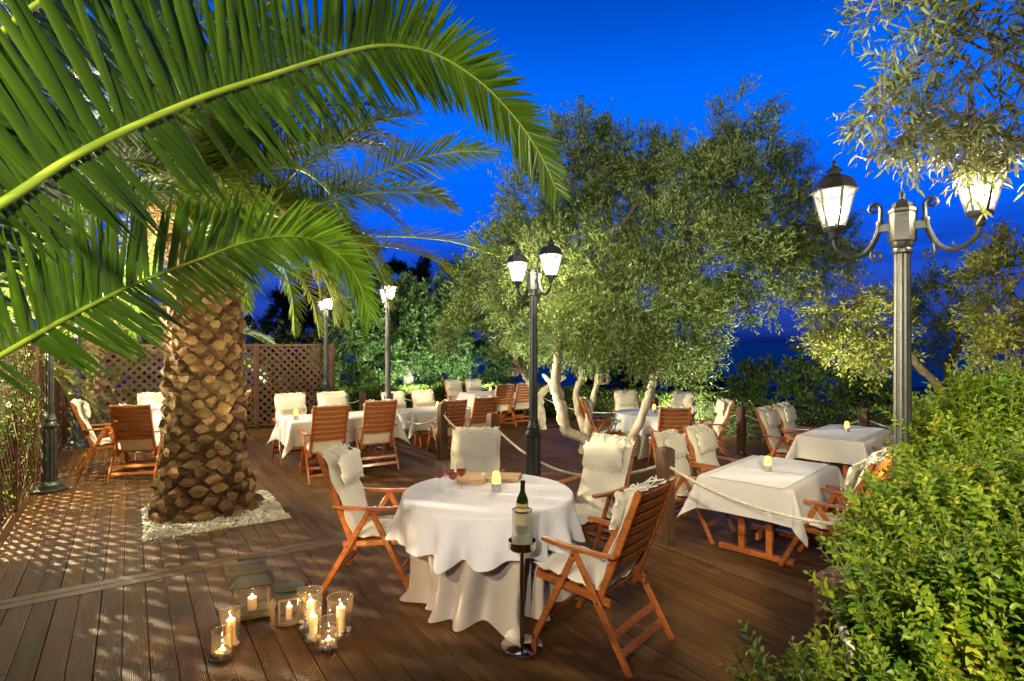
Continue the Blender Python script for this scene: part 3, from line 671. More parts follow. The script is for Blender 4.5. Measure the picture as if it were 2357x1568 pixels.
lattice('lattice_fence','brown diamond lattice fence along the left side, overgrown with leaves',-1.07,3.2,-1.07,13.38,6,z1=1.98)
lattice('lattice_fence','brown diamond lattice fence across the back, behind the palm trunk',-1.03,13.40,3.93,13.40,3)
# whitewashed wall standing beyond the left lattice
mb = MB(); p0=uv(-3.3,4.0); p1=uv(-3.3,11.2); mb.bar((p0.x,p0.y,.9),(p1.x,p1.y,.9),.16,2.6,up=(0,0,1))
tag(build('garden_wall',mb,M_whitewall),'white rendered garden wall glimpsed through the left lattice','wall')
# creeper on left lattice
def creeper(label,us,vs_,z0,z1,n,ll=.05):
    t = thing('climbing_plant',label,'climber',uv(-1.07,(vs_[0]+vs_[1])/2))
    loc = t.location
    P=[];
    cl = [(random.uniform(*vs_),random.uniform(z0,z1),random.uniform(.15,.5)) for _ in range(26)]
    for i in range(n):
        c = random.choice(cl); v=c[0]+random.gauss(0,c[2]); z=c[1]+random.gauss(0,c[2]*.8)
        if z<.03 or z>z1+.3: continue
        p = uv(-1.07+random.gauss(-.06,.07),v,z)-loc; P.append(tuple(p))
    P=np.array(P); leaf_cloud(P,rnd_unit(len(P))+np.array([0,0,-.3]),rnd_unit(len(P)),rng.uniform(.6,1.3,len(P))*ll,rng.uniform(.6,1.2,len(P))*ll*.6,'foliage',M_hedge,t)
    mb=MB()
    for c in cl[:14]:
        a=uv(-1.05,c[0]+random.uniform(-.5,.5),.0)-loc; b=uv(-1.0,c[0],c[1])-loc
        mb.tube(spline([a,(a+b)/2+Vector((0,random.uniform(-.2,.2),0)),b],8),.006,n=4)
    build('stems',mb,M_twig,t)
creeper('leafy creeper woven through the left lattice fence beside the dark lamp post',(-1,-1),(6.3,10.2),.3,2.0,6500)
creeper('leafy creeper thickened on the nearest stretch of the left lattice fence to block light',(-1,-1),(2.9,5.6),.2,2.1,26000,.075)  # out of view, added to keep lattice light off the foreground deck

# ------------------------------------------------------------------ palms
def frond(path, parent, nleaf=90, ll=.42, lw=.022, side=None, m=(M_palm,), rach=M_rachis, r0=.02, start=.08, name='frond', prof=None, droop=.35, seg=3, vang=.45, jit=.1, lean=(.35,1.15), low=None):
    """one feather frond. path: world-space (parent-local) control points base->tip; side: preferred 'sideways' vector of the blade"""
    ns = 60; sp_ = spline(path,ns); P = np.array([tuple(p) for p in sp_])
    Tn = np.gradient(P,axis=0); Tn/=np.linalg.norm(Tn,axis=1,keepdims=True)
    V=[];F=[];base=0
    sd = np.array(side) if side is not None else None
    for s in (1,-1):
        for i in range(nleaf):
            t = start+(1-start)*(i+random.uniform(0,.6))/nleaf; t=min(t,.999); x=t*(ns-1); j=int(x); f=x-j; j2=min(j+1,ns-1)
            p = P[j]*(1-f)+P[j2]*f; T_=Tn[j]
            b = np.cross(T_,[0,0,1]) if sd is None else sd-T_*np.dot(sd,T_)
            nb=np.linalg.norm(b); b = b/nb if nb>1e-5 else np.array([1,0,0])
            up = np.cross(b,T_); 
            if sd is None and up[2]<0: up=-up
            k = (t-start)/(1-start)
            pr = (min(1,.45+k*3)*(1-max(0,(k-.55)/.45)**1.6*.72)) if prof is None else prof(k)
            if low and s<0:
                if k<.22 and random.random()<.45: continue
                pr*=low(k)
            l = ll*pr*random.uniform(.80,1.10); w = lw*(.40+.60*min(1,pr*1.25))*random.uniform(.75,1.1)
            an = lean[0]+(lean[1]-lean[0])*k+random.gauss(0,jit)
            d = b*s*math.cos(an)+T_*math.sin(an)+up*(vang+random.gauss(0,jit))
            d/=np.linalg.norm(d); wn = np.cross(d,up if abs(np.dot(d,up))<.95 else T_); wn/=np.linalg.norm(wn)
            kk = np.cross(wn,d)
            pts=[]; q=p.copy(); dd=d.copy(); dr_ = droop*random.uniform(.6,1.4)
            ws=[.55,1,.8,.04] if seg==3 else [.5,.95,1,.75,.4,.03]
            for g in range(seg+1):
                w_=ws[g]*w; pts += [q-wn*w_/2+kk*w_*.22, q, q+wn*w_/2+kk*w_*.22]
                dd = dd+np.array([0,0,-1])*dr_/seg; dd/=np.linalg.norm(dd); q = q+dd*l/seg
            V += pts
            for g in range(seg):
                a=base+g*3; F += [(a,a+1,a+4,a+3),(a+1,a+2,a+5,a+4)]
            base = len(V)
    nf=len(F); mi=[0]*nf
    # rachis
    mb=MB(); rr=[r0*(1-.85*(i/(ns-1))) for i in range(ns)]
    mb.tube([Vector(p) for p in P],rr,n=6)
    # flatten faces to quads only: drop caps
    for fc in mb.f:
        if len(fc)==4: F.append(tuple(i+base for i in fc)); mi.append(1)
    V += mb.v
    return npmesh(name,V,F,[m[0],rach],parent,mi)
def palm_trunk(parent, H, rad, n_around=12, rh=.092):
    mb=MB(); mb.lathe([(rad(z)*.93,z) for z in np.linspace(0,H,24)],n=24,mi=1)
    row=0; z=.02
    while z<H:
        r=rad(z); k=n_around; sz=2*math.pi*r/k
        for i in range(k):
            a=2*math.pi*(i+(row%2)*.5)/k+random.gauss(0,.055)+row*.035; ca,sa=math.cos(a),math.sin(a)
            er=Vector((ca,sa,0)); et=Vector((-sa,ca,0)); ez=Vector((0,0,1)); c=er*r*.94+ez*(z+random.gauss(0,.016))
            w=sz*random.uniform(.42,.56); h=rh*random.uniform(.95,1.3); pr=random.uniform(.035,.10)*(1.15 if z<.5 else 1)
            base_=[c-et*w,c-ez*h*.95,c+et*w,c+ez*h]
            fs=random.uniform(.55,.86); up=ez*h*.16; tilt=random.uniform(.0,.02)
            fr=[c-et*w*fs+er*pr+up, c-et*w*.35-ez*h*.5*fs+er*(pr*.8)+up*.3, c+et*w*.35-ez*h*.5*fs+er*(pr*.8)+up*.3, c+et*w*fs+er*pr+up, c+et*w*.33+ez*h*.62*fs+er*(pr*.86-tilt)+up, c-et*w*.33+ez*h*.62*fs+er*(pr*.86-tilt)+up]
            fr=[p+Vector((random.gauss(0,.007),random.gauss(0,.007),random.gauss(0,.008))) for p in fr]
            cen=sum(fr,Vector())/6+er*random.uniform(-.004,.014)
            vs=base_+fr+[cen]
            sides=[(0,1,5,4),(1,6,5),(1,2,7,6),(2,3,8,7),(3,9,8),(3,0,4,9)]
            cap=[(4,5,10),(5,6,10),(6,7,10),(7,8,10),(8,9,10),(9,4,10)]
            mb.add(vs,sides,1); mb.add(vs,cap,0) if False else None
            b_=len(mb.v)-11
            mb.f += [tuple(x+b_ for x in q) for q in cap]; mb.m += [0]*6
        z+=rh; row+=1
    o=build('trunk',mb,[M_scale,M_scaled],parent)
    # loose fibre between the cut leaf bases
    V=[];F=[];b=0
    for i in range(9500):
        z=random.uniform(.5,H)*1; 
        if random.random()>(.25+.75*z/H): continue
        a=random.uniform(0,6.283); r=rad(z)+random.uniform(-.01,.035); p=np.array([r*math.cos(a),r*math.sin(a),z]); d=np.array([-math.sin(a),math.cos(a),random.uniform(-.9,.5)])*random.choice((1,-1))+np.array([math.cos(a),math.sin(a),0])*random.uniform(0,.3)
        l=random.uniform(.05,.13); q=p+d*l*.5+np.array([0,0,.01]); e=p+d*l+np.array([0,0,-.02]); w=np.array([0,0,.0016])
        V+=[p-w,p+w,q+w,q-w,e+w*.4,e-w*.4]; F+=[(b,b+1,b+2,b+3),(b+3,b+2,b+4,b+5)]; b+=6
    npmesh('fibre',V,F,M_fibre,parent)
    return o
PB = Vector((-3.46,6.42,0)); PH=3.0
palm = thing('palm_tree','thick trunked date palm standing in the square white pebble bed','tree',PB)
def prad(z): return .385+.155*math.exp(-z/.32)-.016*z
palm_trunk(palm,PH,prad)
def lp(*a): return [Vector(p)-PB for p in a]
hub = Vector((0,0,3.25))
def PF(px, **kw):  # px: list of (x,y,d) photo-space guides, hub prepended
    pts=[hub+Vector((random.uniform(-.15,.15),random.uniform(-.15,.15),random.uniform(-.1,.3)))]+[at(*p)-PB for p in px]
    return frond(pts,palm,**kw)
PF([(615,444,6.2),(693,383,6.0),(776,333,5.9),(850,285,5.8),(960,262,5.7)],nleaf=95,ll=.42,lw=.020)
PF([(640,500,6.2),(715,471,6.0),(832,416,5.7),(943,371,5.5),(1054,349,5.4),(1148,352,5.3)],nleaf=110,ll=.40,lw=.019,side=(.1,-.75,.65),vang=.1)
PF([(640,505,6.2),(715,476,6.0),(804,452,5.8),(915,441,5.6),(998,449,5.5),(1054,482,5.4)],nleaf=105,ll=.32,lw=.018,side=(.1,-.75,.65),vang=.1)
PF([(680,530,6.4),(804,544,6.6),(943,546,7.0),(1054,560,7.3),(1153,593,7.5)],nleaf=100,ll=.40,lw=.021)
PF([(680,540,6.2),(810,560,6.1),(915,571,6.1),(998,599,6.1),(1030,630,6.1)],nleaf=90,ll=.32,lw=.019,m=(M_palmy,))
# the rest of the crown radiates all round
for i in range(92):
    a = i*2.39996+.3; el = [1.25,.95,.65,.35,.1][i%5]+random.uniform(-.12,.12); Lg = random.uniform(2.5,3.3)
    dx,dy = math.cos(a),math.sin(a)
    if dx>.55 and el<.8: Lg*=.8
    p=[hub+Vector((dx*.15,dy*.15,random.uniform(-.15,.25)))]
    z=p[0].z; x=.15; e=el
    for k in range(5):
        st=Lg/5; x+=math.cos(e)*st; z+=math.sin(e)*st; e-=random.uniform(.28,.42); p.append(Vector((dx*x,dy*x,z)))
    frond(p,palm,nleaf=96,ll=random.uniform(.36,.46),lw=.019,m=((M_palmy,) if i%3==0 else (M_palm,)),rach=M_rachis)
# hanging orange fruit stalks in the crown
mb=MB()
for k in range(26):
    a=random.uniform(0,6.28); q=hub+Vector((math.cos(a)*.3,math.sin(a)*.3,-.1)); e=hub+Vector((math.cos(a)*random.uniform(.5,.9),math.sin(a)*random.uniform(.5,.9),random.uniform(-.4,.1)))
    mb.tube(spline([q,(q+e)/2+Vector((0,0,.15)),e],6),.008,n=4)
    for _ in range(22): mb.ball(e+Vector((random.gauss(0,.06),random.gauss(0,.06),random.gauss(-.03,.07))),.013,n=5,m=4)
tag(build('fruit_stalks',mb,mat('palm_fruit',(.45,.20,.03),.5,vary=.3),palm),kind='stuff')

# near palm: its trunk stands just outside the frame on the left, two of its fronds arch through the picture
NB=Vector((-2.0,-.15,0)); near=thing('palm_tree','palm beside the camera whose huge arching fronds cross the upper left','tree',NB)
palm_trunk(near,.75,lambda z:.26+.06*math.exp(-z/.3),n_around=11)
def NF(px,**kw):
    g=[at(*p)-NB for p in px]; d=(g[0]-g[1]).normalized(); h=Vector((.1,.15,.75)); q=g[0]+d*.5
    pts=[h,(h+q)/2+Vector((-.03,-.03,.0))*0,q]+g
    return frond(pts,near,**kw)
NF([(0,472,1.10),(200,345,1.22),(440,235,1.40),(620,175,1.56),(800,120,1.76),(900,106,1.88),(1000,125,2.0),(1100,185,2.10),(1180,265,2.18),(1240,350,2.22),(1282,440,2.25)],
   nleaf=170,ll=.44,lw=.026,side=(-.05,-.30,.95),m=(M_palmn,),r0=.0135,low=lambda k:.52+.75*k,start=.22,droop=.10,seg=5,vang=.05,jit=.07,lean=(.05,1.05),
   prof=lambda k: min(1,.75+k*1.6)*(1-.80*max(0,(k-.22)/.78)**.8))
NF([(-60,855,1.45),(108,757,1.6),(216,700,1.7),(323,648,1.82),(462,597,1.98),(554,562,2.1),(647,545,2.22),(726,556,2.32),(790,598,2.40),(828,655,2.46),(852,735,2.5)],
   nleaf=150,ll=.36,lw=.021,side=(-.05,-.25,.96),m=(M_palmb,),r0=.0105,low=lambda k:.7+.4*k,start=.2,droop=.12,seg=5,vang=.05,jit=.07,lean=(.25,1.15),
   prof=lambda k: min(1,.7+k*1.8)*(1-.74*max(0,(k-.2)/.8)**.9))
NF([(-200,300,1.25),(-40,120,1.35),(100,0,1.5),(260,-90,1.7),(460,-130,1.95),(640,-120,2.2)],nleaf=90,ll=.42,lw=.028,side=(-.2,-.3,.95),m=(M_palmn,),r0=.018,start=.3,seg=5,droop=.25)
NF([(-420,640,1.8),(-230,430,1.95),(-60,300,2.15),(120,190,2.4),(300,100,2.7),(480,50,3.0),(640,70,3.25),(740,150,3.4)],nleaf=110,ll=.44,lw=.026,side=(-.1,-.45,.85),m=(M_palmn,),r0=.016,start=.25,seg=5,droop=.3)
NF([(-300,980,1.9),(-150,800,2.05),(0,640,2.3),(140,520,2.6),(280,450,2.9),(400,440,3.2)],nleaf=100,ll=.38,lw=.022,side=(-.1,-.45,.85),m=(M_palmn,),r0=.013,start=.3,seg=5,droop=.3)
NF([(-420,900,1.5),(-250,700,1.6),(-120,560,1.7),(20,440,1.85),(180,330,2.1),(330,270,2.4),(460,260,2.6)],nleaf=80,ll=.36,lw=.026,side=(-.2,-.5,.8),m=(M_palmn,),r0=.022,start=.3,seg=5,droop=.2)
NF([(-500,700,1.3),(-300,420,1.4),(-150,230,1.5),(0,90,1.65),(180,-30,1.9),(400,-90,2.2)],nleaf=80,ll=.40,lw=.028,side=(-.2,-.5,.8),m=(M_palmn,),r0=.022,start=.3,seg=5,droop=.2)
# small palms behind the back fence, one each side of the big trunk
def small_palm(label,loc,H,n,L0,m,seed,dirs=None):
    random.seed(seed); t=thing('palm_tree',label,'tree',loc)
    mb=MB(); mb.lathe([(.2,0),(.17,H*.5),(.16,H)],n=12,mi=0); build('trunk',mb,M_scaled,t)
    for i in range(n):
        a=(i*2.4+.5) if dirs is None else random.uniform(*dirs); el=random.choice((1.1,.7,.4,.15)); x=.05;z=H;e=el;p=[Vector((0,0,H-.1))]
        for k in range(5): x+=math.cos(e)*L0/5; z+=math.sin(e)*L0/5; e-=random.uniform(.25,.4); p.append(Vector((math.cos(a)*x,math.sin(a)*x,z)))
        frond(p,t,nleaf=64,ll=.38,lw=.026,m=(m,))
small_palm('smaller palm with bright fronds behind the back lattice, right of the big trunk',uv(.95,14.9,-.4),2.0,16,2.3,M_palm,3)
small_palm('yellowish palm fronds rising behind the back lattice, left of the big trunk',uv(-.6,11.9+2.9,-.4),2.5,18,2.2,M_palmy,5)
small_palm('low palm in the far left corner beyond the creeper covered fence',uv(-2.4,10.6,-.4),2.2,18,2.4,M_palmy,9)
random.seed(21)

# ------------------------------------------------------------------ garden lamps
def make_lantern(parent, x, zb, bulb):
    """hexagonal lantern standing on arm tip, zb = bottom"""
    lan = bpy.data.objects.new('lantern',None); COL.objects.link(lan); lan.parent=parent; lan.location=(x,0,zb)
    n=6; r0,r1,h=.058,.118,.235
    def hexr(r,z,a0=0): return [Vector((r*math.cos(a0+2*math.pi*i/n),r*math.sin(a0+2*math.pi*i/n),z)) for i in range(n)]
    mb=MB(); mb.lathe([(.018,-.07),(.030,-.06),(.022,-.04),(.034,-.02),(.055,-.012),(.062,0),(.060,.012)],n=12,closed=True); 
    A,B=hexr(r0,.01),hexr(r1,h)
    for i in range(n):
        mb.bar(A[i],B[i],.012,.010,up=(math.cos(2*math.pi*i/n),math.sin(2*math.pi*i/n),0))
        mb.bar(B[i],B[(i+1)%n],.014,.012,up=(0,0,1)); mb.bar(A[i],A[(i+1)%n],.012,.012,up=(0,0,1))
    build('cage',mb,M_iron,lan,smooth=True,angle=30)
    mb=MB(); mb.lathe([(r1*1.16,h-.004),(r1*1.18,h+.006),(r1*1.02,h+.03),(r1*.97,h+.055),(r1*.78,h+.085),(r1*.5,h+.10),(.036,h+.108),(.032,h+.125),(.05,h+.13),(.046,h+.14),(.02,h+.155),(.012,h+.165),(.018,h+.175),(.010,h+.19),(.003,h+.205)],n=6,closed=True)
    build('hood',mb,M_ironblk,lan,smooth=True,angle=25)
    for i in range(n):
        mb=MB(); j=(i+1)%n; mb.add([A[i]*.98+Vector((0,0,.004)),A[j]*.98+Vector((0,0,.004)),B[j]*.985-Vector((0,0,.004)),B[i]*.985-Vector((0,0,.004))],[(0,1,2,3)])
        build('pane',mb,M_lglass if bulb is M_bulbn else M_lglass2,lan)
    mb=MB(); mb.lathe([(.012,.02),(.014,.06),(.012,.085)],n=10); build('socket',mb,M_alu,lan)
    mb=MB(); mb.ball((0,0,.122),(.033,.033,.045),n=12,m=8); build('bulb',mb,bulb,lan,smooth=True,angle=180)
    return lan
ZB=2.59
def make_lamp(name,label,loc,rz,iron,bulb,group='twin headed garden lamps',half=.355):
    t=thing(name,label,'lamp post',loc,rz,group)
    mb=MB(); mb.lathe([(.19,0),(.19,.03),(.16,.045),(.15,.09),(.125,.11),(.115,.13)],n=16,closed=True); build('base',mb,iron,t,smooth=True,angle=30)
    mb=MB(); mb.lathe([(.085,.13),(.082,.80)],n=24,flute=.12); mb.lathe([(.084,.80),(.098,.815),(.098,.835),(.080,.85),(.064,.88),(.075,.90),(.062,.93),(.052,.98)],n=20); build('pedestal',mb,iron,t,smooth=True,angle=25)
    mb=MB(); mb.lathe([(.050,.97),(.043,2.42)],n=24,flute=.10); build('pole',mb,iron,t,smooth=True,angle=25)
    mb=MB(); mb.lathe([(.046,2.40),(.054,2.41),(.054,2.425),(.048,2.435),(.056,2.45),(.058,2.47)],n=16); mb.lathe([(.066,2.47),(.072,2.48),(.072,2.64),(.078,2.65),(.078,2.665),(.064,2.675),(.055,2.70),(.03,2.715),(.014,2.725),(.012,2.74),(.017,2.75),(.002,2.79)],n=6,closed=True)
    build('capital',mb,iron,t,smooth=True,angle=25)
    for s in (1,-1):
        mb=MB()
        arm=spline([(s*.11,0,2.60),(s*.125,0,2.53),(s*.17,0,2.44),(s*.235,0,2.405),(s*.30,0,2.43),(s*(half-.008),0,2.48),(s*half,0,2.525)],22)
        mb.tube(arm,[.017-.004*i/21 for i in range(22)],n=8)
        # upper scroll
        sc=[Vector((s*(.11-.0),0,2.60)),Vector((s*.108,0,2.66))]
        for k in range(12):
            a=math.pi*(.95-k*.23); r_=.035*(1-k/15); sc.append(Vector((s*(.143+(r_)*math.cos(a)*1),0,2.685+r_*math.sin(a))))
        mb.tube(sc,[.014]*2+[.013-.0006*k for k in range(12)],n=6)
        sc=[Vector((s*.15,0,2.47))]
        for k in range(12):
            a=math.pi*(.1-k*.2); r_=.034*(1-k/16); sc.append(Vector((s*(.125+r_*math.cos(a)),0,2.40+r_*math.sin(a))))
        mb.tube(sc,.009,n=6)
        mb.box((s*.09,0,2.565),(.06,.03,.045)); mb.lathe([(.022,2.585),(.022,2.605)],n=10,c=(s*.112,0,0),closed=True)
        build('arm',mb,iron,t,smooth=True,angle=40)
        make_lantern(t,s*half,ZB,bulb)
    return t
lampA=make_lamp('lamp_post','tall grey twin lantern lamp post nearest the camera, rising out of the privet bush',(2.315,3.375,0),math.atan2(-.43,.57),M_ironlt,M_bulbn)
lampB=make_lamp('lamp_post','twin lantern lamp post behind the round table with the wine glasses',(.245,6.5,0),math.atan2(-.62,.36),M_iron,M_bulb)
def lp_copy(src,label,loc,rz): return copy_tree(src,None,label,loc,rz)
lp_copy(lampB,'twin lantern lamp post at the slatted chairs, its two lanterns almost in line',(-2.19,10.04,0),math.atan2(-1.1,.36))
lp_copy(lampB,'thin twin lantern lamp post in front of the right end of the back lattice',(-4.22,12.9,0),math.atan2(-.9,.5))
lp_copy(lampB,'dark twin lantern lamp post standing against the left lattice fence',(-5.83,7.17,0),math.atan2(-.9,.35))
lp_copy(lampB,'dark lamp post in the far left corner where both lattice fences meet',(-7.75,10.15,0),math.atan2(.2,1))

# ------------------------------------------------------------------ bollards and ropes
def bollard(label,x,y,zf,h=.885,rz=DECKYAW,w=.125):
    t=thing('bollard',label,'bollard',(x,y,zf),rz,'wooden rope posts')
    mb=MB(); e=.02
    vs=[(sx*w/2,sy*w/2,z) for z in (0,h-e) for sx,sy in ((-1,-1),(1,-1),(1,1),(-1,1))]+[(sx*(w/2-e),sy*(w/2-e),h) for sx,sy in ((-1,-1),(1,-1),(1,1),(-1,1))]+[(0,0,h+.012)]
    fs=[(3,2,1,0)]+[(i,(i+1)%4,4+(i+1)%4,4+i) for i in range(4)]+[(4+i,4+(i+1)%4,8+(i+1)%4,8+i) for i in range(4)]+[(8+i,8+(i+1)%4,12) for i in range(4)]
    mb.add(vs,fs); build('post',mb,M_post,t,bevel=.004)
    for s in (1,-1):
        mb=MB(); ring=[Vector((0,s*(w/2+.018)+.018*math.cos(a),h-.13+.018*math.sin(a))) for a in np.linspace(0,2*math.pi,10)]
        mb.tube(ring,.0035,n=5); build('rope_hook',mb,M_steel,t)
    mb=MB()
    for sx in (-1,1): mb.box((sx*.03,-w/2-.004,.03),(.018,.008,.02))
    build('bracket',mb,M_steel,t)
    return t
def edgep(v): p=uv(4.135,v); return (p.x,p.y)
x1,y1=edgep(8.15); x2,y2=edgep(6.64); x3,y3=edgep(3.60); x5,y5=edgep(1.5); x0,y0=edgep(10.4)
ZE=.0125
bollard('dark square rope post behind the wine glasses, between slatted chairs',x1,y1,ZE)
bollard('dark square rope post just above the cream back of the chair behind the round table',x2,y2,ZE)
bollard('large square rope post between the near round table and the near rectangular table',x3,y3,ZE)
bollard('rope post hidden in the privet bush at the deck edge',x5,y5,ZE)
bollard('rope post at the left end of the row of chairs with the lamp',x0,y0,ZE)
bollard('nearest rope post, half buried in the front of the privet bush',1.40,2.46,0)
bollard('rope post by the camera at the bottom of the bush',.98,1.15,0)
lowposts=[('rope post in front of the hedge at the lattice end',-4.35,14.1),('rope post in front of the hedge behind the twin cream chairs',-3.47,13.2),('rope post in front of the hedge right of the second lamp post',-2.75,13.5),
 ('small rope post before the hedge behind the far round table',2.94,11.75),('rope post before the hedge between the far round table and the far rectangular table',4.19,10.4),('rope post behind the far rectangular table',5.95,9.6),('rope post by the hedge behind the farthest table',.5,15.2)]
for l_,x,y in lowposts: bollard(l_,x,y,ZL,h=.88)
def rope(label,a,b,sag,strands=True,r=.0135):
    a=Vector(a); b=Vector(b); Ln=(b-a).length; n=max(20,int(Ln/.02)) if strands else 24
    path=[a.lerp(b,i/(n-1))+Vector((0,0,-sag*4*(i/(n-1))*(1-i/(n-1)))) for i in range(n)]
    mb=MB()
    if strands:
        for k in range(3):
            pp=[]
            for i,p in enumerate(path):
                t=(path[min(i+1,n-1)]-path[max(i-1,0)]).normalized(); d,s,u=basis(t); an=i*.02/.075*2*math.pi*Ln/(n*.02)+k*2.0944
                pp.append(p+(s*math.cos(an)+u*math.sin(an))*r*.62)
            mb.tube(pp,r*.66,n=6)
    else: mb.tube(path,r,n=6)
    o=build('rope',mb,M_rope,smooth=True,angle=80); tag(o,label,'rope',"white ropes slung between the posts"); return o
def pt(x,y,z=.75): return (x,y,z)
rope('white twisted rope sagging behind the cream chairs of the near round table',pt(x2,y2),pt(x3,y3),.36)
rope('white twisted rope sagging across the corner of the near rectangular table into the bush',pt(x3,y3,.74),pt(x5,y5,.72),.17)
rope('white rope between the two dark posts behind the wine glasses',pt(x1,y1),pt(x2,y2),.22)
rope('white rope running left from the dark post to the second lamp post',pt(x0,y0),pt(x1,y1),.30)
rope('pale twisted rope leading down along the bush in the bottom right',(1.37,2.40,.76),(1.0,1.2,.70),.12,r=.018)
zz=ZL+.75
rope('white rope by the hedge nearest the lattice fence',(-4.35,14.1,zz),(-3.47,13.2,zz),.16,False)
rope('short white rope by the hedge right of the lattice',(-3.47,13.2,zz),(-2.75,13.5,zz),.14,False)
rope('long white rope before the hedge left of the farthest table',(-2.75,13.5,zz),(.5,15.2,zz),.3,False)
rope('white rope before the hedge behind the whitewashed trunks',(.5,15.2,zz),(2.94,11.75,zz),.35,False)
rope('white rope before the hedge behind the far round table',(2.94,11.75,zz),(4.19,10.4,zz),.22,False)
rope('white rope before the hedge behind the two cream chairs of the far rectangular table',(4.19,10.4,zz),(5.95,9.6,zz),.24,False)
rope('white rope before the hedge at the right end behind the far rectangular table',(5.95,9.6,zz),(8.0,8.6,zz),.24,False)

# ------------------------------------------------------------------ chairs
def pillow_mb(w,h,t,fl=.02,nx=14,ny=12,wave=.006,seed=0,dent=None):
    """soft cushion in local XY (w along X, h along Y), thickness Z, with a flat wavy flange"""
    rr=random.Random(seed); mb=MB(); ph=[rr.uniform(0,6.28) for _ in range(6)]
    def prof(u,v):
        uu=min(1,abs(u)*w/(w-2*fl)); vv=min(1,abs(v)*h/(h-2*fl)); return max(0,(1-uu**8)*(1-vv**8))**.5
    for s in (1,-1):
        vs=[]
        for j in range(ny+1):
            for i in range(nx+1):
                u=-1+2*i/nx; v=-1+2*j/ny
                # denser towards edges
                u=math.sin(u*math.pi/2)*.35+u*.65; v=math.sin(v*math.pi/2)*.35+v*.65
                edge=max(abs(u),abs(v))**8
                dx=wave*edge*math.sin(v*9+ph[0]); dy=wave*edge*math.sin(u*11+ph[1]); dz=wave*1.6*edge*math.sin(u*13+v*7+ph[2])
                z=s*t/2*prof(u,v)*(1+.06*math.sin(u*4+ph[3])*math.sin(v*5+ph[4]))+dz+s*.0022
                vs.append((u*w/2+dx,v*h/2+dy,z))
        k=nx+1; fs=[(j*k+i,j*k+i+1,(j+1)*k+i+1,(j+1)*k+i) if s>0 else (j*k+i,(j+1)*k+i,(j+1)*k+i+1,j*k+i+1) for j in range(ny) for i in range(nx)]
        mb.add(vs,fs)
    # rim
    k=nx+1; off=k*(ny+1)
    rim=[i for i in range(k)]+[j*k+nx for j in range(1,ny+1)]+[ny*k+i for i in range(nx-1,-1,-1)]+[j*k for j in range(ny-1,0,-1)]
    for a,b in zip(rim,rim[1:]+rim[:1]): mb.f.append((a,off+a,off+b,b)); mb.m.append(0)
    return mb
BB=Vector((-.20,0,.37)); BT=Vector((-.455,0,1.03)); BDIR=(BT-BB).normalized(); BN=Vector((BDIR.z,0,-BDIR.x))  # BN: forward normal of the backrest
